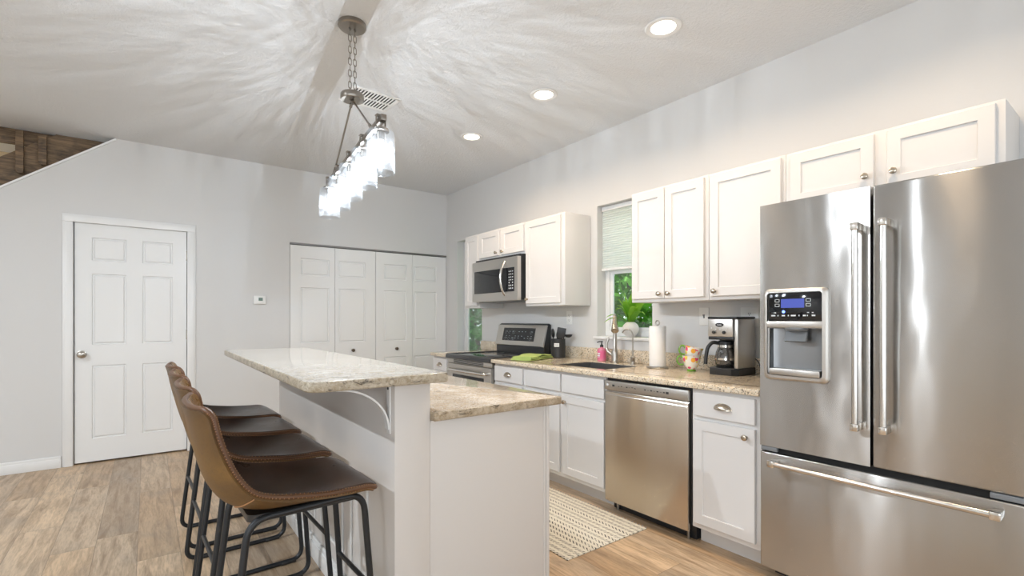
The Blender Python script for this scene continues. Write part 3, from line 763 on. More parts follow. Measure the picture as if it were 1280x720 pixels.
# ------------------------------------------------------------------ dishwasher
t = thing('dishwasher', 'stainless steel dishwasher under the countertop left of the end base cabinet', 'dishwasher', (2.66, 1.857, 0))
m = MB(); m.box((XF + 0.004, 1.553, 0.10), (XW - 0.02, 2.160, 0.846)); m.box((XF + 0.06, 1.56, 0.0), (XW - 0.03, 2.155, 0.10)); m.build('body', M_BLACK, t)
DX = XF - 0.022
m = MB(); m.box((DX, 1.560, 0.066), (XF + 0.002, 2.160, 0.762), 0.004)
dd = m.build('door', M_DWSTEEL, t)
m = MB(); m.prism([(DX - 0.002, 0.742), (DX + 0.012, 0.770), (XF + 0.002, 0.770), (XF + 0.002, 0.742)], 1.5605, 2.1595, wy, 0.002); m.build('pocket_handle', M_HANDLE, dd)
m = MB(); m.box((DX - 0.002, 1.556, 0.773), (XF + 0.002, 2.162, 0.832), 0.004); cpn = m.build('control_panel', M_STEELP, t)
m = MB()
for k in range(7): m.box((DX - 0.0026, 2.050 - 0.021 * k, 0.800 + 0.002 * (k % 3)), (DX - 0.0019, 2.050 - 0.021 * k - 0.012, 0.804 + 0.003 * (k % 2)))
for k in range(7): m.box((DX - 0.0026, 1.850 - 0.022 * k, 0.800 + 0.002 * (k % 2)), (DX - 0.0019, 1.850 - 0.022 * k - 0.012, 0.804 + 0.003 * ((k + 1) % 2)))
for y in (2.088, 1.690): m.box((DX - 0.0026, y - 0.009, 0.797), (DX - 0.0019, y + 0.009, 0.810))
m.build('printed_labels', M_DARKGLYPH, cpn)
m = MB(); m.cyl((DX - 0.0027, 2.137, 0.805), (DX - 0.0018, 2.137, 0.805), 0.008, n=16); m.build('logo_disc', M_WHITEGLYPH, cpn)
MB().box((XF + 0.02, 1.57, 0.832), (XF + 0.10, 2.15, 0.8475)).build('top_vent', M_BLACK, t)
for y in (1.60, 2.11): MB().cyl((XF + 0.045, y, 0.0), (XF + 0.045, y, 0.10), 0.008, n=12).build('levelling_foot', M_NICKEL, t)

# ------------------------------------------------------------------ range
RY0, RY1 = 3.440, 4.208
t = thing('range', 'stainless steel electric range with black glass cooktop and raised control panel', 'range', (2.66, (RY0 + RY1) / 2, 0))
RX = 2.350
m = MB(); m.box((RX + 0.03, RY0 + 0.004, 0.03), (XW - 0.01, RY1 - 0.004, 0.872)); 
for y in (RY0 + 0.05, RY1 - 0.05):
    for x in (RX + 0.09, XW - 0.08): m.cyl((x, y, 0), (x, y, 0.035), 0.018, n=10)
m.build('body', M_BLACK, t)
m = MB(); m.prism([(RX - 0.022, 0.852), (RX - 0.010, 0.846), (RX + 0.035, 0.846), (RX + 0.035, 0.890), (RX - 0.008, 0.890), (RX - 0.022, 0.878)], RY0, RY1, wy, 0.003)
m.box((RX + 0.03, RY0, 0.866), (XW - 0.10, RY0 + 0.022, 0.892), 0.003); m.box((RX + 0.03, RY1 - 0.022, 0.866), (XW - 0.10, RY1, 0.892), 0.003); m.build('cooktop_frame', M_CHAR, t)
ck = MB().box((RX + 0.034, RY0 + 0.021, 0.872), (XW - 0.095, RY1 - 0.021, 0.889), 0.001).build('cooktop_glass', M_BLACKGLOSS, t)
for cx, cy, r in ((2.53, 3.65, 0.10), (2.53, 4.02, 0.085), (2.78, 3.65, 0.075), (2.78, 4.02, 0.095)):
    m = MB(); m.lathe([(r - 0.0012, 0.88905), (r + 0.0012, 0.88905), (r + 0.0012, 0.8893), (r - 0.0012, 0.8893), (r - 0.0012, 0.88905)], (cx, cy, 0), n=40)
    m.build('burner_ring', M_GREYPLASTIC, ck)
m = MB(FRIGHT(RX + 0.029)); 
m.panelled(-RY1 + 0.006, -RY0 - 0.006, 0.24, 0.800, 0, [(-RY1 + 0.10, -RY0 - 0.115, 0.36, 0.705)], 0.032, 0.004, flat=True)
od = m.build('oven_door', M_STEELP, t)
MB().box((RX - 0.0005, RY0 + 0.118, 0.364), (RX + 0.004, RY1 - 0.103, 0.702), 0.001).build('oven_window', M_BLACKGLOSS, od)
m = MB(); m.tube(fillet([(RX - 0.002, RY0 + 0.07, 0.745), (RX - 0.042, RY0 + 0.075, 0.745), (RX - 0.042, RY1 - 0.075, 0.745), (RX - 0.002, RY1 - 0.07, 0.745)], 0.02, 5, False), 0.013, 12); m.build('handle', M_HANDLE, od)
m = MB(); m.box((RX + 0.003, RY0 + 0.006, 0.803), (RX + 0.03, RY1 - 0.006, 0.845), 0.003); pn = m.build('vent_panel', M_STEELP, t)
m = MB()
for z in (0.812, 0.824, 0.836): m.box((RX + 0.0015, RY0 + 0.13, z - 0.0038), (RX + 0.006, RY1 - 0.12, z + 0.0038))
m.build('vent_slots', M_BLACK, pn)
MB().box((RX + 0.002, RY0 + 0.006, 0.06), (RX + 0.03, RY1 - 0.006, 0.232), 0.004).build('storage_drawer', M_STEELP, t)
# back guard with sloping control panel
m = MB(); m.prism([(2.935, 0.872), (XW - 0.012, 0.872), (XW - 0.012, 1.170), (3.000, 1.180), (2.978, 1.172), (2.935, 0.990)], RY0 + 0.004, RY1 - 0.004, wy, 0.004); bg_ = m.build('backguard', M_BLACK, t)
sl = Vector((0.048, 0, 0.202)).normalized(); nrm = Vector((-sl.z, 0, sl.x))
def slope(y, s_, out): 
    p = Vector((2.926, y, 0.962)) + sl * s_ + nrm * out; return (p.x, p.y, p.z)
def slope_box(m, ya, yb, sa, sb, o0, o1, bev=0.0):
    m.prism([(ya, sa), (yb, sa), (yb, sb), (ya, sb)], o0, o1, lambda y, s_, h: slope(y, s_, h), bev)
m = MB(); slope_box(m, RY0 + 0.002, RY1 - 0.002, 0.0, 0.208, -0.012, 0.010, 0.004); cpanel = m.build('control_panel', M_STEELP, t)
m = MB(); slope_box(m, RY0 + 0.145, RY1 - 0.115, 0.045, 0.175, 0.0103, 0.0125); m.build('touch_panel', M_BLACKGLOSS, cpanel)
m = MB()
for r_, s0 in ((0, 0.07), (1, 0.09), (2, 0.135)):
    for k in range(9): 
        y = RY1 - 0.17 - 0.05 * k
        if (r_ * 3 + k * 5) % 4 == 1: continue
        slope_box(m, y, y - 0.018, s0, s0 + 0.006, 0.0127, 0.0131)
for y in (RY1 - 0.16, RY1 - 0.22, RY1 - 0.28, RY1 - 0.30, RY0 + 0.2):
    for s0 in (0.065, 0.13):
        c = [(y + 0.014 * cos(2 * pi * k / 16), s0 + 0.014 * sin(2 * pi * k / 16)) for k in range(16)]
        m.tube([slope(a, b_, 0.0128) for a, b_ in c], 0.0009, 4, True)
m.build('printed_labels', plain('grey_print', (0.30, 0.33, 0.34), 0.5), cpanel)

# ------------------------------------------------------------------ microwave
MX, MY0, MY1, MZ0, MZ1 = 2.642, 3.462, 4.216, 1.392, 1.787
t = thing('microwave', 'stainless over the range microwave mounted below the short wall cabinet', 'microwave', ((MX + XW) / 2, (MY0 + MY1) / 2, MZ0))
m = MB(); m.box((MX + 0.042, MY0 + 0.003, MZ0 + 0.004), (XW - 0.005, MY1 - 0.003, MZ1 + 0.024)); m.build('body', M_BLACK, t)
m = MB(FRIGHT(MX + 0.040)); m.panelled(-MY1, -MY0, MZ0, MZ1, 0, [(-MY1 + 0.035, -MY0 - 0.045, MZ0 + 0.080, MZ1 - 0.093)], 0.040, 0.003, flat=True); md = m.build('door', M_STEELP, t)
MB().box((MX - 0.001, MY0 + 0.048, MZ0 + 0.082), (MX + 0.004, MY1 - 0.038, MZ1 - 0.095), 0.0005).build('door_window', M_BLACKGLOSS, md)
pts = [(MX - 0.002 - 0.052 * sin(pi * k / 12) ** 0.75, MY0 + 0.185, MZ0 + 0.050 + (MZ1 - MZ0 - 0.085) * k / 12) for k in range(13)]
MB().tube(pts, 0.0125, 12).build('handle', M_HANDLE, md)
m = MB()
for r_ in range(7):
    for k in range(3):
        if r_ in (2,) and k == 1: continue
        y = MY0 + 0.128 - 0.026 * k; z = MZ0 + 0.105 + 0.026 * r_
        m.box((MX - 0.0018, y - 0.012, z), (MX - 0.0009, y, z + 0.007 + 0.004 * (r_ < 3)))
m.build('keypad', M_WHITEGLYPH, md)
MB().box((MX + 0.05, MY0 + 0.05, MZ0 - 0.004), (XW - 0.05, MY1 - 0.05, MZ0 + 0.006), 0.002).build('vent_grille', M_GREYPLASTIC, t)

# ------------------------------------------------------------------ bar stools
def lerp(a, c, k): return a + (c - a) * k
CEN = [(.226, .652), (.188, .667), (.12, .662), (.05, .655), (-.03, .645), (-.12, .643), (-.195, .672), (-.236, .725), (-.258, .79), (-.276, .865), (-.288, .930), (-.299, .968)]
EDG = [(.220, .655), (.182, .670), (.12, .673), (.05, .677), (-.012, .685), (-.100, .700), (-.158, .724), (-.198, .775), (-.222, .828), (-.243, .893), (-.254, .945), (-.266, .974)]
HWD = [.190, .199, .204, .207, .208, .208, .208, .207, .206, .203, .199, .192]
def sample(tab, u):
    f = u * (len(tab) - 1); i = min(int(f), len(tab) - 2); k = f - i
    P = lambda j: Vector(tab[max(0, min(len(tab) - 1, j))] if isinstance(tab[0], tuple) else (tab[max(0, min(len(tab) - 1, j))], 0))
    a, b_, c, d = P(i - 1), P(i), P(i + 1), P(i + 2)
    return 0.5 * ((2 * b_) + (c - a) * k + (2 * a - 5 * b_ + 4 * c - d) * k * k + (3 * b_ - a - 3 * c + d) * k ** 3)
def spread(k): return k - 0.8 * sin(2 * pi * k) / (2 * pi)      # more rows near the rounded ends
def shell_pt(u, v):
    tt = max(0.0, (u - 0.90) / 0.10, (0.07 - u) / 0.07)
    v = v * (1 - (0.20 if u > 0.5 else 0.13) * (1 - sqrt(max(0.0, 1 - min(1.0, tt) ** 2))))
    c, e, h = sample(CEN, u), sample(EDG, u), sample(HWD, u).x
    wgt = abs(v) ** 2.4
    x, z = c.x + (e.x - c.x) * wgt, c.y + (e.y - c.y) * wgt
    y = h * (abs(v) ** 0.92) * (1 if v > 0 else -1)
    return Vector((x, y, z))
def shell_n(u, v):
    e = 1e-3
    du = shell_pt(min(1, u + e), v) - shell_pt(max(0, u - e), v); dv = shell_pt(u, min(1, v + e)) - shell_pt(u, max(-1, v - e))
    n_ = du.cross(dv); n_.normalize()
    return n_          # points up / forward, the sitter's side
NU, NV = 60, 24
if shell_n(0.3, 0.0).z < 0: SG = -1
else: SG = 1
def off(u, v, d): return shell_pt(u, v) + shell_n(u, v) * (SG * d)
def skin(d0, d1, inset=0.0):
    m = MB(); us = [inset * 0.6 + (1 - 1.2 * inset) * spread(i / NU) for i in range(NU + 1)]; vv = [(-1 + 2 * j / NV) * (1 - inset) for j in range(NV + 1)]
    A = m.grid([[off(u, v, d1) for v in vv] for u in us]); B = m.grid([[off(u, v, d0) for v in vv] for u in us])
    n1, n2 = len(us) - 1, len(vv) - 1
    ra = [A[0][j] for j in range(n2)] + [A[i][n2] for i in range(n1)] + [A[n1][j] for j in range(n2, 0, -1)] + [A[i][0] for i in range(n1, 0, -1)]
    rb = [B[0][j] for j in range(n2)] + [B[i][n2] for i in range(n1)] + [B[n1][j] for j in range(n2, 0, -1)] + [B[i][0] for i in range(n1, 0, -1)]
    for k in range(len(ra)):
        k2 = (k + 1) % len(ra); m.bm.faces.new((ra[k], ra[k2], rb[k2], rb[k]))
    return m
def make_stool():
    t = thing('bar_stool', '', 'bar stool', (0, 0, 0), 0, 'bar stools along the island')
    skin(-0.020, -0.004).build('outer_shell', M_LEATHER_OUT, t, smooth=60)
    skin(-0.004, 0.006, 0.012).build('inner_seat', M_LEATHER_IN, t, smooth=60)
    # edge binding and zigzag stitching round the rim
    path = []
    for i in range(0, 61): path.append((spread(i / 60), -1.0))
    for j in range(1, 25): path.append((1.0, -1 + 2 * j / 24))
    for i in range(59, -1, -1): path.append((spread(i / 60), 1.0))
    for j in range(23, 0, -1): path.append((0.0, -1 + 2 * j / 24))
    MB().tube([off(u, v, -0.006) for u, v in path], 0.0080, 8, True).build('edge_binding', M_RIM, t, smooth=60)
    def zig(v_side):
        pts = []; n_ = 150
        for i in range(n_ + 1):
            u = 0.02 + 0.94 * i / n_; c = off(u, v_side, -0.006); nn = shell_n(u, v_side) * SG
            o_ = (shell_pt(u, v_side) - shell_pt(u, v_side * 0.98)).normalized(); a = 1.15 if i % 2 else -1.0
            pts.append(c + (o_ * cos(a) + nn * sin(a)) * 0.0090)
        return pts
    for sd in (-1, 1):
        MB().tube(zig(sd), 0.0017, 4).build('stitching', M_THREAD, t)
        q = []                                   # seam across the outside of the back
        for k in range(60):
            v = sd * (0.45 + 0.54 * k / 59); p = off(0.535, v, -0.0222); p.z += 0.0025 * (k % 2); q.append(p)
        MB().tube(q, 0.0014, 4).build('back_seam', M_THREAD, t)
    m = MB(); m.prism(rrect(-0.165, 0.175, -0.150, 0.150, 0.03), 0.612, 0.634); m.prism(rrect(-0.13, 0.14, -0.12, 0.12, 0.03), 0.600, 0.613); m.build('seat_plate', M_BLACK, t)
    r = 0.0108
    for sd in (-1, 1):
        y = 0.166 * sd; yt = 0.150 * sd
        lp = fillet([(-0.236, y, r), (0.232, y, r), (0.186, yt, 0.630), (-0.165, yt, 0.622)], 0.062, 7)
        m = MB(); m.tube(lp, r, 12, True); m.build('leg_frame', M_IRON, t)
    for xs, z in ((-0.236 + 0.071 * 0.30 / 0.62, 0.305), (0.232 - 0.046 * 0.30 / 0.62, 0.305)):
        MB().cyl((xs, -0.158, z), (xs, 0.158, z), 0.0085, n=12).build('footrest_bar', M_IRON, t)
    for x in (-0.12, 0.12): MB().cyl((x, -0.152, 0.624), (x, 0.152, 0.624), 0.008, n=10).build('cross_bar', M_IRON, t)
    for sd in (-1, 1):
        for x in (-0.165, 0.165):
            MB().box((x - 0.035, 0.166 * sd - 0.013, 0.0005), (x + 0.035, 0.166 * sd + 0.013, 0.016), 0.004).build('foot_glide', M_BLACK, t)
    return t
stool = make_stool()
LAB = ['brown leather bar stool nearest the camera, with tan back and black sled legs', 'brown leather bar stool second from the camera along the island', 'brown leather bar stool third from the camera along the island', 'brown leather bar stool farthest from the camera, closest to the white door']
protos = [stool] + [copy_tree(stool) for _ in range(3)]
for s_, y, dx, lab in zip(protos, (1.785, 2.290, 2.790, 3.262), (0.400, 0.398, 0.396, 0.398), LAB):
    s_.location = (dx, y, 0); s_.rotation_euler = (0, 0, radians(2.0)); s_['label'] = lab

# ------------------------------------------------------------------ pendant over the island
PC = Vector((0.873, 2.616, 0)); PD = Vector((0.0924, 0.9957, 0)); PS = Vector((PD.y, -PD.x, 0))
def pp(a, s_, z): v = PC + PD * a + PS * s_; return (v.x, v.y, z)
t = thing('pendant_light', 'brushed nickel linear pendant with five seeded glass shades hanging over the island', 'pendant light', (0.87, 2.58, ZC), 0)
cx, cy = 0.870, 2.580
MB().lathe([(0, -0.001), (0.070, -0.001), (0.072, -0.006), (0.072, -0.020), (0.066, -0.027), (0.018, -0.030), (0, -0.030)], (cx, cy, ZC)).build('canopy', M_PENDANT, t)
for sx in (-0.012, 0.014):
    m = MB(); z = ZC - 0.030; k = 0
    m.tube([(cx + sx + 0.006 * cos(a), cy, z - 0.002 + 0.008 * sin(a)) for a in [2 * pi * i / 10 for i in range(10)]], 0.0016, 5, True)
    L, W_ = 0.038, 0.0085
    while z > 2.425:
        pts = []
        for i in range(16):
            a = 2 * pi * i / 16; u_ = W_ * cos(a); v_ = (L / 2 - W_) * (1 if sin(a) > 0 else -1) + W_ * sin(a)
            pts.append((cx + sx + (u_ if k % 2 else u_ * 0.25), cy + (u_ * 0.25 if k % 2 else u_), z - L / 2 + v_))
        m.tube(pts, 0.0019, 6, True); z -= L - 0.007; k += 1
    m.build('chain', M_PENDANT, t)
MB().lathe([(0, 0.016), (0.012, 0.016), (0.056, 0.012), (0.060, 0.006), (0.060, -0.016), (0.056, -0.022), (0, -0.022)], (cx, cy, 2.400)).ball((cx, cy, 2.374), (0.010, 0.010, 0.008)).build('hub', M_PENDANT, t)
ZB = 2.092
for a in (-0.40, 0.41):
    top = Vector((cx, cy, 2.372)) + PD * (0.012 if a > 0 else -0.012); end = Vector(pp(a, 0, ZB + 0.022))
    m = MB(); m.cyl(top, end, 0.0048, n=10)
    d = (end - top).normalized()
    m.tube([top + d * 0.01, top + d * 0.03], 0.008, 10); m.tube([end - d * 0.035, end - d * 0.01], 0.008, 10); m.ball(end, 0.009); m.build('rod', M_PENDANT, t)
pdir = FR((PC.x, PC.y, 0), PD, PS, (0, 0, 1))
MB(pdir).box((-0.60, -0.012, ZB - 0.013), (0.60, 0.012, ZB + 0.013), 0.002).build('bar', M_PENDANT, t)
# the seeded glass throws streaks: its caustics ride on each bulb's own light
def streaky(d, seed):
    d.use_nodes = True; nt = d.node_tree; nd = nt.nodes; lk = nt.links
    em = nd['Emission']; tc = nd.new('ShaderNodeTexCoord'); sp = nd.new('ShaderNodeSeparateXYZ'); lk.new(tc.outputs['Normal'], sp.inputs[0])
    def M_(op, a, b=None, c=None):
        x = nd.new('ShaderNodeMath'); x.operation = op
        for i, v in enumerate((a, b, c)):
            if v is None: continue
            if isinstance(v, (int, float)): x.inputs[i].default_value = v
            else: lk.new(v, x.inputs[i])
        return x.outputs[0]
    x_, y_, z_ = sp.outputs
    rl = M_('SQRT', M_('ADD', M_('MULTIPLY', x_, x_), M_('ADD', M_('MULTIPLY', y_, y_), 1e-5)))
    cv = nd.new('ShaderNodeCombineXYZ'); lk.new(M_('ADD', M_('DIVIDE', x_, rl), seed), cv.inputs[0]); lk.new(M_('DIVIDE', y_, rl), cv.inputs[1]); lk.new(M_('MULTIPLY', z_, 0.16), cv.inputs[2])
    def ridge(scale, dist, pw):
        nz = nd.new('ShaderNodeTexNoise'); lk.new(cv.outputs[0], nz.inputs['Vector']); nz.inputs['Scale'].default_value = scale; nz.inputs['Detail'].default_value = 2.0; nz.inputs['Distortion'].default_value = dist
        r_ = M_('SUBTRACT', 1.0, M_('ABSOLUTE', M_('MULTIPLY', M_('SUBTRACT', nz.outputs[0], 0.5), 5.0)))
        return M_('POWER', M_('MAXIMUM', r_, 0.0), pw)
    st = M_('ADD', M_('MULTIPLY', ridge(7.5, 0.25, 3.5), 2.1), M_('MULTIPLY', ridge(19.0, 0.15, 3.5), 2.0))
    em.inputs['Color'].default_value = (1, 1, 1, 1)
    # socket and cap shade the bulb from above, so it throws mostly sideways
    up_ = M_('MAXIMUM', z_, 0.0)
    ies = M_('ADD', M_('MULTIPLY', M_('POWER', M_('SUBTRACT', 1.0, up_), 1.4), 0.84), 0.13)
    amt = M_('MINIMUM', M_('MAXIMUM', M_('MULTIPLY', M_('SUBTRACT', z_, 0.12), 3.5), 0.10), 1.0)
    pat = M_('ADD', M_('MULTIPLY', M_('ADD', 0.30, st), amt), M_('MULTIPLY', M_('SUBTRACT', 1.0, amt), 0.95))
    lk.new(M_('MULTIPLY', ies, pat), em.inputs['Strength'])
for i, a in enumerate((-0.552, -0.276, 0.0, 0.276, 0.552)):
    R_ = pdir @ Matrix.Translation((a, 0, 0))
    m = MB(R_)
    for sd in (-1, 1): m.box((-0.008, sd * 0.020 - 0.0015, 2.052), (0.008, sd * 0.020 + 0.0015, ZB + 0.018), 0.0005)
    m.tube([(0, -0.020, ZB + 0.016), (0, -0.016, ZB + 0.022), (0, 0.016, ZB + 0.022), (0, 0.020, ZB + 0.016)], 0.0075, 8)
    m.lathe([(0, 2.058), (0.030, 2.058), (0.036, 2.054), (0.036, 2.044), (0.020, 2.040), (0.018, 2.005), (0, 2.003)], n=24)
    hd = m.build('lamp_holder', M_PENDANT, t)
    m = MB(R_)
    m.lathe([(0.0365, 2.048), (0.052, 2.047), (0.059, 2.040), (0.0605, 2.030), (0.0625, 1.868), (0.0605, 1.863), (0.0585, 1.868), (0.0568, 2.028), (0.055, 2.038), (0.050, 2.043), (0.0365, 2.044)], n=40)
    m.build('glass_shade', M_SHADE, hd)
    MB(R_).lathe([(0, 2.003), (0.010, 2.002), (0.011, 1.985), (0.018, 1.958), (0.021, 1.940), (0.018, 1.922), (0.010, 1.913), (0, 1.909)], n=20).build('bulb', M_BULB, hd)
    p = R_ @ Vector((0, 0, 1.945))
    l = light('pendant_bulb_light', 'POINT', p, PENDANT_W, (0.88, 0.94, 1.0), shadow_soft_size=0.0)
    streaky(l.data, i * 3.7)
    if i == 0: pass

# ------------------------------------------------------------------ recessed downlights, vent, thermostat, wall plates
def downlight(x, y, label):
    t = thing('recessed_downlight', label, 'ceiling light', (x, y, ZC), 0, 'recessed lights in the ceiling')
    m = MB(); m.lathe([(0.060, -0.0004), (0.094, -0.0004), (0.096, -0.003), (0.090, -0.007), (0.068, -0.006), (0.064, -0.003), (0.060, -0.003)], (x, y, ZC), n=40); m.build('trim_ring', M_TRIM, t)
    MB().lathe([(0, -0.0035), (0.0645, -0.0035), (0.0645, -0.0008), (0, -0.0008)], (x, y, ZC), n=32).build('lens', M_LENS, t)
    light('downlight', 'AREA', (x, y, ZC - 0.012), CAN_W, (1.0, 0.75, 0.50), (0, 0, 0), shape='DISK', size=0.12, spread=radians(145))
downlight(2.215, 1.615, 'round white recessed ceiling light nearest the camera, above the dishwasher side')
downlight(2.213, 2.597, 'middle one of the three round recessed ceiling lights')
downlight(2.228, 3.564, 'round recessed ceiling light farthest from the camera, toward the closet')
downlight(2.215, 0.63, 'round recessed ceiling light in front of the refrigerator')
light('lounge_downlight', 'AREA', (-2.2, 2.2, ZC - 0.02), LOUNGE_W, (0.86, 0.93, 1.0), shape='DISK', size=0.10)
t = thing('recessed_downlight', 'round recessed ceiling light over the lounge left of the bar stools', 'ceiling light', (-2.2, 2.2, ZC), 0, 'recessed lights in the ceiling')
MB().lathe([(0.060, -0.0004), (0.094, -0.0004), (0.096, -0.003), (0.090, -0.007), (0.068, -0.006), (0.060, -0.003)], (-2.2, 2.2, ZC), n=40).build('trim_ring', M_TRIM, t)
MB().lathe([(0, -0.0035), (0.0645, -0.0035), (0.0645, -0.0008), (0, -0.0008)], (-2.2, 2.2, ZC), n=32).build('lens', M_LENS, t)

t = thing('ceiling_vent', 'white louvered ceiling vent behind the pendant chain', 'vent', (1.27, 3.38, ZC))
VR = FR((1.268, 3.385, ZC), Vector((0.995, 0.05, 0)).normalized(), Vector((0.05, -0.995, 0)).normalized(), (0, 0, -1))
m = MB(VR); u1, v1 = 0.175, 0.135
for p, q in (((-u1, -v1), (u1, -v1 + 0.025)), ((-u1, v1 - 0.025), (u1, v1)), ((-u1, -v1 + .025), (-u1 + 0.025, v1 - .025)), ((u1 - 0.025, -v1 + .025), (u1, v1 - .025)), ((-u1 + .025, -0.007), (u1 - .025, 0.007))):
    m.box((p[0], p[1], 0.0006), (q[0], q[1], 0.007), 0.0015)
m.build('frame', M_TRIM, t)
MB(VR).box((-u1 + 0.02, -v1 + 0.02, 0.0003), (u1 - 0.02, v1 - 0.02, 0.0012)).build('duct_opening', M_DARK, t)
for k in range(14):
    u = -u1 + 0.028 + k * 0.0227
    for a, c in ((-v1 + 0.026, -0.008), (0.008, v1 - 0.026)): MB(VR).prism([(u, 0.0015), (u + 0.002, 0.0012), (u + 0.0085, 0.0060), (u + 0.0065, 0.0070)], a, c, lambda x, y, h: (x, h, y)).build('louver', M_TRIM, t)
t = thing('thermostat', 'small white thermostat with a digital display on the wall between door and closet', 'thermostat', (0.90, YB, 1.41))
MB().box((0.848, YB - 0.024, 1.372), (0.958, YB - 0.0006, 1.455), 0.006).build('case', M_PLASTIC, t)
MB().box((0.892, YB - 0.0248, 1.405), (0.930, YB - 0.0236, 1.437)).build('display', M_LCDG, t)
MB().box((0.899, YB - 0.0253, 1.412), (0.903, YB - 0.0246, 1.430)).box((0.908, YB - 0.0253, 1.412), (0.918, YB - 0.0246, 1.415)).box((0.908, YB - 0.0253, 1.427), (0.918, YB - 0.0246, 1.430)).build('digits', M_DARKGLYPH, t)
def plate(name, label, cat, y, z, kind, wd=0.072):
    t = thing(name, label, cat, (XW, y, z))
    MB().box((XW - 0.006, y - wd / 2, z - 0.060), (XW - 0.0006, y + wd / 2, z + 0.060), 0.0025).build('cover_plate', M_PLASTIC, t)
    m = MB()
    if kind == 'switch':
        m.box((XW - 0.0075, y - 0.006, z - 0.013), (XW - 0.0055, y + 0.006, z + 0.013)); m.prism([(XW - 0.018, z + 0.008), (XW - 0.006, z - 0.004), (XW - 0.006, z + 0.006), (XW - 0.016, z + 0.012)], y - 0.004, y + 0.004, wy); m.build('toggle', M_GREYPLASTIC, t)
    else:
        for dz in (-0.021, 0.021):
            for dy in (-0.0065, 0.0065): m.box((XW - 0.0068, y + dy - 0.0012, z + dz - 0.004), (XW - 0.0055, y + dy + 0.0012, z + dz + 0.006))
            m.cyl((XW - 0.0068, y, z + dz - 0.010), (XW - 0.0055, y, z + dz - 0.010), 0.003, n=10)
        m.build('sockets', M_DARKGLYPH, t)
plate('light_switch', 'white light switch plate on the wall above the floral teacups', 'switch', 1.882, 1.240, 'switch')
plate('wall_outlet', 'white outlet plate on the wall behind the coffee maker', 'outlet', 1.570, 1.235, 'outlet', 0.115)
plate('wall_outlet', 'white outlet plate on the wall above the black utensil crock', 'outlet', 3.205, 1.235, 'outlet')

# ------------------------------------------------------------------ window blind, plant on the sill
t = thing('cellular_blind', 'white cellular blind pulled halfway down the kitchen window', 'blind', (XW + 0.06, 2.59, 2.12))
MB().box((XW + 0.045, 2.315, 2.128), (XW + 0.088, 2.865, 2.166), 0.004).build('headrail', M_TRIM, t)
m = MB(); prof = []
zz = 2.127; n_ = 25; dz = (2.127 - 1.648) / n_
rows = []
for k in range(n_ * 2 + 1):
    x = XW + (0.055 if k % 2 else 0.060); rows.append([(x, 2.318, zz - dz * k / 2), (x, 2.862, zz - dz * k / 2)])
m.grid(rows)
def fabric():
    q = N('blind_fabric'); q.base((0.80, 0.83, 0.80)); q.set_p(Roughness=0.8)
    tl = q.n('ShaderNodeBsdfTranslucent', None, Color=(0.80, 0.86, 0.83, 1)); mx = q.n('ShaderNodeMixShader'); mx.inputs[0].default_value = 0.45
    q.t.links.new(q.p.outputs[0], mx.inputs[1]); q.t.links.new(tl.outputs[0], mx.inputs[2]); q.t.links.new(mx.outputs[0], q.out.inputs['Surface']); return q.m
m.build('pleated_shade', fabric(), t, smooth=10)
MB().box((XW + 0.046, 2.317, 1.626), (XW + 0.066, 2.863, 1.648), 0.003).build('bottom_rail', M_TRIM, t)

t = thing('potted_plant', 'white round vase with long green leaves on the kitchen window sill', 'plant', (3.072, 2.545, W1[2] + 0.012))
vx, vy, vz = 3.072, 2.545, W1[2] + 0.012
prof = [(0, 0), (0.030, 0), (0.034, 0.003)] + [(0.066 * sin(a), 0.062 - 0.062 * cos(a)) for a in [0.60 + 2.1 * k / 14 for k in range(15)]] + [(0.024, 0.119), (0.021, 0.116), (0.018, 0.10), (0, 0.098)]
MB().lathe(prof, (vx, vy, vz)).build('vase', plain('white_ceramic', (0.80, 0.79, 0.77), 0.30), t)
def leafy(m, base, tip, width, sag, side, n_=9):
    base, tip = Vector(base), Vector(tip); rows = []
    d = (tip - base); sd = Vector(side).normalized()
    for i in range(n_ + 1):
        k = i / n_; p = base + d * k + Vector((0, 0, sag * 4 * k * (1 - k)))
        wd = width * (sin(pi * min(1, k * 0.86 + 0.14)) ** 0.8) * 0.5 + 0.0008
        rows.append([p - sd * wd + Vector((0, 0, wd * 0.25)), p, p + sd * wd + Vector((0, 0, wd * 0.25))])
    m.grid(rows)
def leaf_mat():
    q = N('glossy_leaf'); q.base(q.ramp(q.noise(q.coord(), 12.0, 3), [(0.3, (0.09, 0.27, 0.02)), (0.7, (0.22, 0.46, 0.04))])); q.set_p(Roughness=0.35)
    tl = q.n('ShaderNodeBsdfTranslucent', None, Color=(0.38, 0.72, 0.06, 1)); mx = q.n('ShaderNodeMixShader'); mx.inputs[0].default_value = 0.45
    q.t.links.new(q.p.outputs[0], mx.inputs[1]); q.t.links.new(tl.outputs[0], mx.inputs[2]); q.t.links.new(mx.outputs[0], q.out.inputs['Surface']); return q.m
M_LEAF = leaf_mat()
b0 = Vector((vx, vy, vz + 0.112))
LV = [((-0.02, 0.245, 0.040), .030, .050), ((-0.03, 0.255, 0.000), .028, .05), ((0.0, 0.13, 0.20), .060, .02), ((-0.02, 0.05, 0.25), .070, .01), ((-0.01, -0.03, 0.24), .070, .02),
      ((-0.03, -0.09, 0.20), .070, .03), ((-0.02, -0.15, 0.15), .065, .045), ((-0.08, -0.12, 0.12), .060, .05), ((-0.06, 0.09, 0.14), .060, .04), ((-0.01, 0.15, 0.10), .045, .06), ((-0.08, 0.01, 0.17), .065, .04), ((-0.04, -0.17, 0.06), .050, .06), ((-0.05, -0.06, 0.22), .06, .02)]
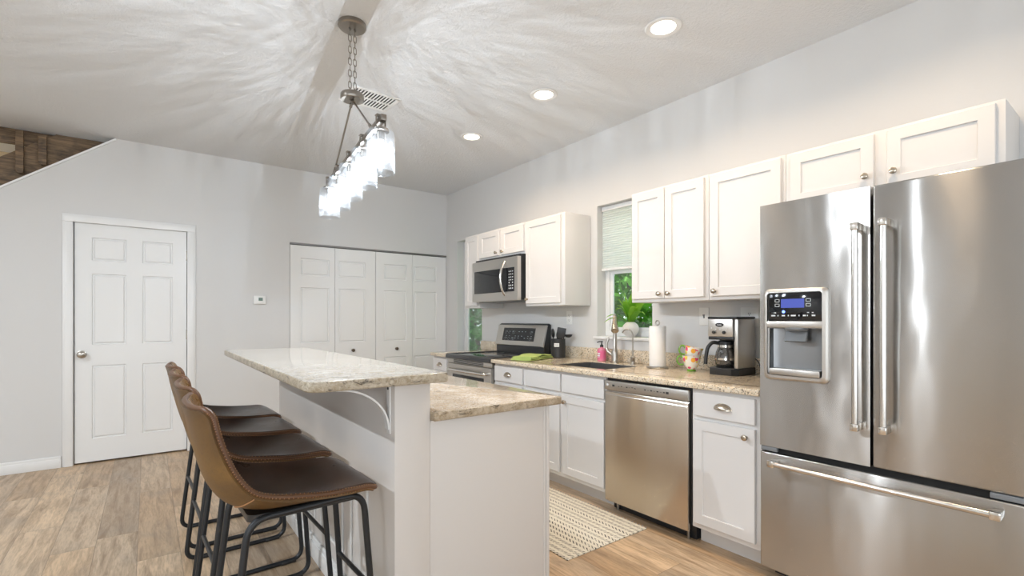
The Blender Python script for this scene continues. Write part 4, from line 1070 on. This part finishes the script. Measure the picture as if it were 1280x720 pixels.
for d, wd, sag in LV:
    m = MB(); dv = Vector(d); leafy(m, b0 - Vector((0, 0, 0.02)) + dv * 0.02, b0 + dv, wd, sag, dv.cross(Vector((0.2, 0, 1)))); m.build('leaf', M_LEAF, t, smooth=80)

# ------------------------------------------------------------------ things on the counter
ZK = ZT + 0.0008
# faucet
t = thing('kitchen_faucet', 'tall brushed nickel kitchen faucet with side lever behind the sink', 'faucet', (2.935, 2.587, ZK))
fx, fy = 2.935, 2.587
m = MB(); m.lathe([(0, 0), (0.036, 0), (0.036, 0.006), (0.028, 0.012), (0.026, 0.02), (0.027, 0.075), (0.022, 0.095), (0.0155, 0.105), (0.0150, 0.30), (0.015, 0.315), (0, 0.317)], (fx, fy, ZK), n=28); m.build('body', M_NICKEL, t)
sd = Vector((-0.75, -0.66, 0))
a_ = Vector((fx, fy, ZK + 0.30)); pts = [a_ + Vector((0, 0, 0.0))] 
for k in range(9):
    g = pi * 0.78 * k / 8; pts.append(a_ + sd * (0.045 * (1 - cos(g))) + Vector((0, 0, 0.058 * sin(g) + 0.01)))
m = MB(); m.tube(pts, 0.0145, 14); m.build('spout', M_NICKEL, t)
e_ = pts[-1]; dd_ = (pts[-1] - pts[-2]).normalized()
m = MB(); m.tube([e_ - dd_ * 0.004, e_ + dd_ * 0.02, e_ + dd_ * 0.085, e_ + dd_ * 0.125, e_ + dd_ * 0.13], [0.0155, 0.017, 0.024, 0.029, 0.027], 20); m.build('spray_head', M_KNOB, t)
m = MB(); lv = [(fx - 0.005, fy + 0.02, ZK + 0.055), (fx - 0.02, fy + 0.055, ZK + 0.085), (fx - 0.02, fy + 0.072, ZK + 0.115), (fx - 0.015, fy + 0.073, ZK + 0.15), (fx - 0.01, fy + 0.062, ZK + 0.18), (fx - 0.008, fy + 0.058, ZK + 0.195)]
m.tube(lv, [0.017, 0.014, 0.0105, 0.010, 0.010, 0.006], 14); m.build('lever', M_NICKEL, t)
t = thing('filtered_water_tap', 'slim gooseneck filtered water tap right of the main faucet', 'faucet', (2.93, 2.41, ZK))
fx, fy = 2.930, 2.408
m = MB(); m.lathe([(0, 0), (0.023, 0), (0.023, 0.005), (0.017, 0.010), (0.016, 0.055), (0.010, 0.062), (0, 0.062)], (fx, fy, ZK), n=22); m.build('base', M_NICKEL, t)
pts = [(fx, fy, ZK + 0.05), (fx, fy, ZK + 0.20)] + [(fx - 0.012 * (1 - cos(g)), fy + 0.042 * (1 - cos(g)), ZK + 0.215 + 0.045 * sin(g)) for g in [pi * 0.86 * k / 10 for k in range(11)]]
MB().tube(pts, 0.0055, 10).build('spout', M_NICKEL, t)
MB().tube([(fx - 0.01, fy, ZK + 0.02), (fx - 0.02, fy - 0.02, ZK + 0.045), (fx - 0.03, fy - 0.045, ZK + 0.055)], [0.008, 0.007, 0.006], 10).build('lever', M_NICKEL, t)
# soap bottle
t = thing('soap_bottle', 'pink hand soap bottle with black pump beside the sink', 'soap bottle', (2.955, 2.745, ZK))
MB().lathe([(0, 0), (0.031, 0), (0.034, 0.004), (0.034, 0.085), (0.030, 0.100), (0.014, 0.106), (0.013, 0.112), (0, 0.112)], (2.955, 2.745, ZK), n=24).build('bottle', plain('pink_soap_bottle', (0.72, 0.22, 0.33), 0.25), t)
m = MB(); m.lathe([(0.0345, 0.022), (0.0348, 0.022), (0.0348, 0.082), (0.0345, 0.082)], (2.955, 2.745, ZK), n=24); lb = m.build('paper_label', plain('pink_label', (0.75, 0.14, 0.30), 0.5), t)
m = MB(FRIGHT(2.955 - 0.0352, 2.745, ZK)); m.box((-0.012, 0.055, -0.002), (0.014, 0.066, 0.0006)); m.box((-0.012, 0.038, -0.002), (0.012, 0.050, 0.0006)); m.box((-0.010, 0.030, -0.002), (0.012, 0.033, 0.0006)); m.build('label_print', M_WHITEGLYPH, lb)
m = MB(); m.lathe([(0, 0.112), (0.014, 0.112), (0.014, 0.128), (0.006, 0.132), (0.005, 0.150), (0.010, 0.152), (0.010, 0.160), (0, 0.162)], (2.955, 2.745, ZK), n=18); m.tube([(2.955, 2.745, ZK + 0.156), (2.935, 2.755, ZK + 0.156), (2.92, 2.763, ZK + 0.150)], 0.0042, 8); m.build('pump', M_BLACK, t)
# paper towel
px, py = 2.835, 2.114
t = thing('paper_towel_holder', 'metal paper towel stand with a looped top on the counter', 'paper towel holder', (px, py, ZK))
m = MB(); m.lathe([(0, 0), (0.073, 0), (0.075, 0.004), (0.072, 0.009), (0, 0.010)], (px, py, ZK), n=36); m.cyl((px, py, ZK + 0.008), (px, py, ZK + 0.302), 0.006, n=12); m.build('base_and_rod', M_NICKEL, t)
MB().tube([(px, py + 0.016 * cos(g), ZK + 0.312 + 0.016 * sin(g)) for g in [-1.2 + (pi + 2.4) * k / 14 for k in range(15)]], 0.0045, 8).build('loop', M_NICKEL, t)
o = MB().lathe([(0.018, 0.012), (0.054, 0.012), (0.056, 0.016), (0.056, 0.287), (0.054, 0.290), (0.018, 0.290), (0.018, 0.012)], (px, py, ZK), n=40).build('paper_towel_roll', plain('paper_towel', (0.84, 0.83, 0.81), 0.85, bump=0.3, bscale=120))
tag(o, 'white paper towel roll standing on its holder between tap and teacups', 'paper towel')
# two stacked teacups
def floral():
    m = N('floral_glaze'); v = m.coord()
    vo = m.n('ShaderNodeTexVoronoi', None, Vector=v, Scale=40.0); vo.inputs['Randomness'].default_value = 0.85
    nz = m.noise(v, 90, 2); dist = m.math('ADD', vo.outputs['Distance'], m.math('MULTIPLY', m.math('SUBTRACT', nz, 0.5), 0.35))
    sc = m.n('ShaderNodeSeparateColor'); m.set(sc.inputs[0], vo.outputs['Color'])
    fl = m.ramp(sc.outputs[0], [(0.0, (0.80, 0.78, 0.70)), (0.30, (0.72, 0.07, 0.18)), (0.50, (0.85, 0.40, 0.05)), (0.66, (0.83, 0.62, 0.12)), (0.80, (0.22, 0.42, 0.40)), (0.90, (0.80, 0.16, 0.24))], 'CONSTANT')
    m.base(m.mix(m.ramp(dist, [(0.56, 1.0), (0.64, 0.0)]), (0.80, 0.78, 0.70), fl)); m.set_p(Roughness=0.2); return m.m
M_FLORAL = floral(); M_GREENGLAZE = plain('green_glaze', (0.14, 0.33, 0.035), 0.25)
def teacup(label, loc, tilt):
    t = thing('teacup', label, 'teacup', loc, 0, 'floral teacups')
    T_ = Matrix.Translation(loc) @ Matrix.Rotation(radians(38), 4, 'Z') @ tilt @ Matrix.Diagonal((1.02, 1.02, 1.22, 1))
    m = MB(T_); m.lathe([(0, 0.010), (0.020, 0.010), (0.030, 0.016), (0.043, 0.034), (0.051, 0.056), (0.056, 0.082), (0.0545, 0.0825), (0.049, 0.056), (0.041, 0.036), (0.028, 0.0195), (0, 0.014)], n=36); m.build('bowl', M_FLORAL, t)
    m = MB(T_); m.lathe([(0, 0.0), (0.027, 0.0), (0.028, 0.004), (0.021, 0.010), (0, 0.0102)], n=28); m.build('foot', M_GREENGLAZE, t)
    m = MB(T_); pts = [(0.0, 0.048, 0.036), (0.0, 0.070, 0.032), (0.0, 0.086, 0.046), (0.0, 0.088, 0.066), (0.0, 0.076, 0.080), (0.0, 0.060, 0.078), (0.0, 0.0535, 0.068)]
    m.tube(fillet(pts, 0.012, 4, False), 0.0052, 10); m.build('handle', M_GREENGLAZE, t)
teacup('lower floral teacup with green foot standing on the counter', (2.835, 1.850, ZK), Matrix())
teacup('upper floral teacup tilted inside the lower one', (2.837, 1.852, ZK + 0.058), Matrix.Rotation(radians(10), 4, 'X'))
# coffee maker
t = thing('coffee_maker', 'stainless and black drip coffee maker beside the refrigerator', 'coffee maker', (2.90, 1.61, ZK))
A0, A1, cx0, cx1 = 1.518, 1.702, 2.782, 2.995
m = MB(); m.prism([(cx0 + 0.02, A1), (cx0 - 0.012, A1 - 0.02), (cx0 - 0.012, A0 + 0.03), (cx0 + 0.02, A0 - 0.004), (cx1, A0 - 0.004), (cx1, A1)], ZK, ZK + 0.042, None, 0.003); m.lathe([(0, 0.0425), (0.062, 0.0425), (0.064, 0.048), (0, 0.0485)], (cx0 + 0.075, 1.62, ZK), n=28); m.build('base', M_BLACK, t)
m = MB(); m.box((cx0, A0 + 0.025, ZK + 0.232), (cx1, A1, ZK + 0.338), 0.004); fr_ = m.build('brew_head', M_STEELP, t)
MB().box((cx0 + 0.13, A0 + 0.022, ZK + 0.043), (cx1, A1 - 0.002, ZK + 0.232)).build('rear_column', M_BLACK, t)
MB().box((cx0 + 0.012, A0 - 0.002, ZK + 0.043), (cx1, A0 + 0.022, ZK + 0.338), 0.004).build('side_housing', M_STEELP, t)
MB().box((cx0 + 0.002, A0 + 0.020, ZK + 0.212), (cx0 + 0.14, A1 - 0.002, ZK + 0.2315), 0.003).build('filter_basket', M_BLACK, t)
MB().box((cx0 - 0.002, A0 - 0.003, ZK + 0.3385), (cx1 + 0.001, A1 + 0.002, ZK + 0.353), 0.005).build('lid', M_BLACK, t)
m = MB(FRIGHT(cx0 - 0.0006, 1.625, ZK)); m.prism([(0.026 * cos(2 * pi * k / 28), 0.303 + 0.0125 * sin(2 * pi * k / 28)) for k in range(28)], 0, 0.002); bd = m.build('badge', M_BLACK, fr_)
m = MB(FRIGHT(cx0 - 0.0028, 1.625, ZK))
for k in range(7): m.box((-0.013 + 0.004 * k, 0.300, 0), (-0.0105 + 0.004 * k, 0.3045 + 0.002 * (k in (0, 4)), 0.0004))
m.build('badge_lettering', M_WHITEGLYPH, bd) if False else m.build('badge_lettering', M_WHITEGLYPH, fr_)
for u, v in ((-0.052, 0.283), (-0.024, 0.275), (0.004, 0.275), (0.045, 0.281)): MB(FRIGHT(cx0 - 0.0006, 1.625, ZK)).cyl((u, v, 0), (u, v, 0.0025), 0.0042, n=12).build('button', M_WHITEGLYPH, fr_)
for u in (-0.036, 0.030): MB(FRIGHT(cx0 - 0.0006, 1.625, ZK)).lathe([(0.010, 0), (0.010, 0.008), (0.008, 0.010), (0, 0.010)], (u, 0.257, 0), n=16).build('dial', M_BLACK, fr_)
t = thing('coffee_carafe', 'glass coffee carafe with black handle and lid inside the coffee maker', 'carafe', (cx0 + 0.062, 1.622, ZK + 0.049))
cz = ZK + 0.0492; ccx, ccy = cx0 + 0.062, 1.622
MB().lathe([(0, 0), (0.050, 0.0), (0.058, 0.012), (0.061, 0.045), (0.056, 0.085), (0.044, 0.115), (0.041, 0.128), (0.039, 0.128), (0.042, 0.114), (0.054, 0.084), (0.0585, 0.045), (0.055, 0.014), (0.048, 0.003), (0, 0.003)], (ccx, ccy, cz), n=32).build('jug', M_CARAFE, t)
MB().lathe([(0.0605, 0.040), (0.0622, 0.040), (0.0618, 0.052), (0.060, 0.052)], (ccx, ccy, cz), n=32).lathe([(0.0425, 0.116), (0.0455, 0.116), (0.0445, 0.136), (0.040, 0.136)], (ccx, ccy, cz), n=32).build('metal_band', M_CHROME, t)
MB().lathe([(0, 0.128), (0.043, 0.128), (0.046, 0.132), (0.046, 0.150), (0.040, 0.156), (0, 0.158)], (ccx, ccy, cz), n=28).build('carafe_lid', M_BLACK, t)
hd_ = Vector((-0.70, 0.71, 0)); c0 = Vector((ccx, ccy, cz))
pts = [c0 + hd_ * 0.040 + Vector((0, 0, 0.140)), c0 + hd_ * 0.078 + Vector((0, 0, 0.148)), c0 + hd_ * 0.105 + Vector((0, 0, 0.115)), c0 + hd_ * 0.115 + Vector((0, 0, 0.060)), c0 + hd_ * 0.118 + Vector((0, 0, 0.012))]
MB().tube(fillet(pts, 0.03, 5, False), 0.0115, 12).build('handle', M_BLACK, t)
o = MB().tube(fillet([(3.002, 1.545, ZK + 0.06), (3.004, 1.525, ZK + 0.10), (3.004, 1.495, ZK + 0.07), (3.003, 1.485, ZK + 0.014), (2.99, 1.47, ZK + 0.0045)], 0.02, 5, False), 0.0035, 8).build('power_cord', M_BLACK); tag(o, 'black power cord behind the coffee maker', 'cord')
# utensil crock
t = thing('utensil_crock', 'black utensil crock with a white label right of the range', 'crock', (2.905, 3.214, ZK))
ux, uy = 2.905, 3.214
MB().lathe([(0, 0), (0.060, 0), (0.063, 0.003), (0.063, 0.163), (0.061, 0.165), (0.058, 0.163), (0.058, 0.008), (0, 0.008)], (ux, uy, ZK), n=36).build('pot', plain('matte_black_ceramic', (0.020, 0.020, 0.021), 0.45), t)
m = MB(); q = Vector((-0.67, -0.74, 0)); s2 = Vector((0.74, -0.67, 0)); rows = []
for j in range(7):
    a = -0.36 + 0.72 * j / 6 - 0.22; p = Vector((ux, uy, 0)) + (q * cos(a) + s2 * sin(a)) * 0.0636; rows.append([(p.x, p.y, ZK + 0.098), (p.x, p.y, ZK + 0.128)])
m.grid(rows); lb = m.build('white_label', M_PLASTIC, t)
m = MB()
for j in range(8):
    a = -0.30 + 0.60 * j / 8 - 0.21; p = Vector((ux, uy, 0)) + (q * cos(a) + s2 * sin(a)) * 0.0640; p2 = Vector((ux, uy, 0)) + (q * cos(a + .045) + s2 * sin(a + .045)) * 0.0640
    m.grid([[(p.x, p.y, ZK + 0.109), (p.x, p.y, ZK + 0.118)], [(p2.x, p2.y, ZK + 0.109), (p2.x, p2.y, ZK + 0.118)]])
m.build('label_lettering', M_GREYPLASTIC, lb)
def utensil(name, label, base, tip, headfn):
    m = MB(); base, tip = Vector(base), Vector(tip); m.cyl(base, tip, 0.005, 0.0045, 10); headfn(m, base, tip)
    return tag(m.build(name, M_BLACK, None, 60), label, 'utensil')
def spoon_head(m, b_, t_):
    d = (t_ - b_).normalized(); M_ = Matrix.Translation(t_ + d * 0.03) @ d.to_track_quat('Z', 'Y').to_matrix().to_4x4() @ Matrix.Diagonal((0.022, 0.008, 0.042, 1))
    bmesh.ops.create_uvsphere(m.bm, u_segments=14, v_segments=10, radius=1, matrix=M_)
def spatula_head(m, b_, t_):
    d = (t_ - b_).normalized(); s_ = Vector((0.68, -0.73, 0)); s_ = (s_ - d * s_.dot(d)).normalized(); n_ = d.cross(s_)
    pts = [(-0.010, -0.005), (0.010, -0.005), (0.038, 0.03), (0.038, 0.10), (-0.038, 0.10), (-0.038, 0.03)]
    m.prism(pts, -0.002, 0.002, lambda x, y, h: tuple(t_ + s_ * x + d * y + n_ * h), 0.0008)
def ladle_head(m, b_, t_):
    rows = []
    for j in range(8):
        ph = pi / 2 * j / 7; rows.append([tuple(t_ + Vector((0.02, -0.03, -0.012)) + Vector((0.036 * cos(a) * sin(ph), 0.036 * sin(a) * sin(ph), -0.028 * cos(ph)))) for a in [2 * pi * k / 16 for k in range(17)]])
    m.grid(rows)
utensil('serving_spoon', 'black serving spoon standing upright in the utensil crock', (ux - 0.028, uy + 0.010, ZK + 0.012), (ux - 0.030, uy + 0.030, ZK + 0.185), spoon_head)
utensil('slotted_spoon', 'black slotted spoon leaning left in the utensil crock', (ux + 0.024, uy + 0.020, ZK + 0.012), (ux + 0.036, uy + 0.034, ZK + 0.165), spoon_head)
utensil('spatula', 'black wide spatula leaning right out of the utensil crock', (ux - 0.028, uy - 0.015, ZK + 0.012), (ux - 0.018, uy - 0.044, ZK + 0.165), spatula_head)
utensil('ladle', 'black ladle leaning right behind the spatula in the crock', (ux + 0.028, uy - 0.010, ZK + 0.012), (ux + 0.036, uy - 0.040, ZK + 0.215), ladle_head)
# folded green towel
m = MB(); cxy = Vector((2.605, 3.205, ZK)); ua = Vector((0.93, 0.37, 0)).normalized(); va = Vector((-ua.y, ua.x, 0))
for k in range(3):
    rows = []
    hw, hl = 0.098 - 0.004 * k, 0.190 - 0.006 * k
    for i in range(29):
        u = -1 + 2 * i / 28; row = []
        for j in range(20):
            a = 2 * pi * j / 19; c_, s_ = cos(a), sin(a)
            x = hw * (abs(c_) ** 0.35) * (1 if c_ > 0 else -1); h = 0.0055 * (abs(s_) ** 0.6) * (1 if s_ > 0 else -1)
            wv = 0.003 * sin(u * 6 + k * 2 + x * 40) + 0.004 * k * sin(u * 2.5 + 1)
            p = cxy + ua * (u * hl + 0.006 * sin(x * 30 + k)) + va * (x + 0.006 * sin(u * 4 + k)); row.append((p.x, p.y, ZK + 0.0062 + 0.0112 * k + h + max(0, wv)))
        rows.append(row)
    g = m.grid(rows)
    m.bm.faces.new(g[0][:-1][::-1]); m.bm.faces.new(g[-1][:-1])
o = m.build('dish_towel', plain('green_terry', (0.33, 0.42, 0.13), 0.9, bump=0.5, bscale=300, var=0.2), None, 70); tag(o, 'folded lime green dish towel on the counter edge by the range', 'towel')

# ------------------------------------------------------------------ rug
def rug_mat():
    m = N('woven_rug'); tc = m.n('ShaderNodeTexCoord'); sp = m.n('ShaderNodeSeparateXYZ'); m.t.links.new(tc.outputs['Object'], sp.inputs[0])
    x, y = sp.outputs[0], sp.outputs[1]
    row = m.math('MULTIPLY', x, 1 / 0.0395); fr_ = m.math('FRACT', row); ir = m.math('FLOOR', row)
    wn_ = m.n('ShaderNodeTexWhiteNoise', {'noise_dimensions': '1D'}); m.set(wn_.inputs['W'], ir)
    band = m.ramp(m.math('ABSOLUTE', m.math('SUBTRACT', fr_, 0.5)), [(0.24, 1.0), (0.30, 0.0)])
    zz = m.math('ADD', m.math('MULTIPLY', y, 1 / 0.026), m.math('MULTIPLY', m.math('SUBTRACT', fr_, 0.5), m.math('ADD', -2.0, m.math('MULTIPLY', m.math('ROUND', wn_.outputs[0]), 4.0))))
    st = m.ramp(m.math('ABSOLUTE', m.math('SUBTRACT', m.math('FRACT', zz), 0.5)), [(0.20, 1.0), (0.28, 0.0)])
    nz = m.noise(m.coord((1, 1, 1)), 90, 3, 0.7)
    k = m.math('MULTIPLY', m.math('MULTIPLY', band, st), m.ramp(nz, [(0.38, 0.15), (0.50, 1.0)]))
    edge = m.ramp(x, [(0.0, 0.0), (0.001, 0.0)])
    c = m.mix(k, (0.74, 0.70, 0.60), m.mix(wn_.outputs[0], (0.025, 0.03, 0.035), (0.10, 0.085, 0.07)))
    c = m.mix(m.ramp(m.noise(m.coord((200, 20, 1)), 3.0, 2), [(0.4, 0.0), (0.7, 0.25)]), c, (0.58, 0.53, 0.43))
    m.base(c); m.set_p(Roughness=0.95); m.bump(nz, 0.5, 0.003); return m.m
t = thing('kitchen_rug', 'cream woven rug with dark dashed stripes on the floor in front of the sink', 'rug', (2.0, 2.6, 0.0005))
MB().box((1.700, 1.812, 0.0006), (2.330, 3.30, 0.0065), 0.002).build('woven_field', rug_mat(), t)
m = MB()
for k in range(60):
    y = 1.822 + 0.0245 * k; m.tube([(2.330, y, 0.004), (2.340, y + 0.004, 0.003), (2.346, y + 0.008, 0.002)], 0.003, 5)
m.build('fringe_edge', plain('blue_grey_yarn', (0.30, 0.32, 0.36), 0.9), t)

# ------------------------------------------------------------------ greenery outside the windows
def shrub(label, loc, size, n_, col, seed):
    rnd = random.Random(seed); t = thing('garden_shrub', label, 'shrub', (loc[0], loc[1], -0.2))
    m = MB()
    for k in range(n_):
        th, cz_, r_ = rnd.uniform(0, 2 * pi), rnd.uniform(-1, 1), rnd.uniform(0.55, 1.0)
        q = sqrt(1 - cz_ * cz_); p = Vector((loc[0] + size[0] * q * cos(th) * r_, loc[1] + size[1] * q * sin(th) * r_, loc[2] + size[2] * cz_ * r_))
        d = Vector((rnd.gauss(0, 1), rnd.gauss(0, 1), rnd.gauss(0.3, 0.7))).normalized(); s_ = d.orthogonal().normalized(); s_ = Matrix.Rotation(rnd.uniform(0, 6.28), 3, d) @ s_
        L = rnd.uniform(0.07, 0.17); wd = L * 0.30
        v4 = [m.bm.verts.new(p), m.bm.verts.new(p + d * L * 0.5 + s_ * wd), m.bm.verts.new(p + d * L), m.bm.verts.new(p + d * L * 0.5 - s_ * wd)]
        m.bm.faces.new(v4)
    m.build('foliage', plain('leaf_green', col, 0.5, var=0.5), t, recalc=False)
    m = MB()
    for k in range(7):
        a = k * 0.9; m.tube([(loc[0], loc[1], -0.2), (loc[0] + size[0] * 0.3 * cos(a), loc[1] + size[1] * 0.3 * sin(a), loc[2]), (loc[0] + size[0] * 0.6 * cos(a), loc[1] + size[1] * 0.6 * sin(a), loc[2] + size[2] * 0.6)], [0.03, 0.018, 0.006], 6)
    m.build('stem', plain('bark', (0.12, 0.09, 0.06), 0.9), t)
shrub('bright green shrub outside the kitchen window behind the plant', (4.5, 3.75, 1.2), (0.9, 1.45, 1.6), 9000, (0.15, 0.46, 0.03), 1)
shrub('tall green shrub outside the narrow window beyond the microwave', (4.6, 6.75, 1.1), (0.9, 1.3, 1.6), 8000, (0.10, 0.42, 0.06), 2)
shrub('dense green shrub growing behind the others in the garden', (7.1, 6.4, 1.3), (0.9, 3.6, 1.9), 9000, (0.08, 0.34, 0.04), 3)
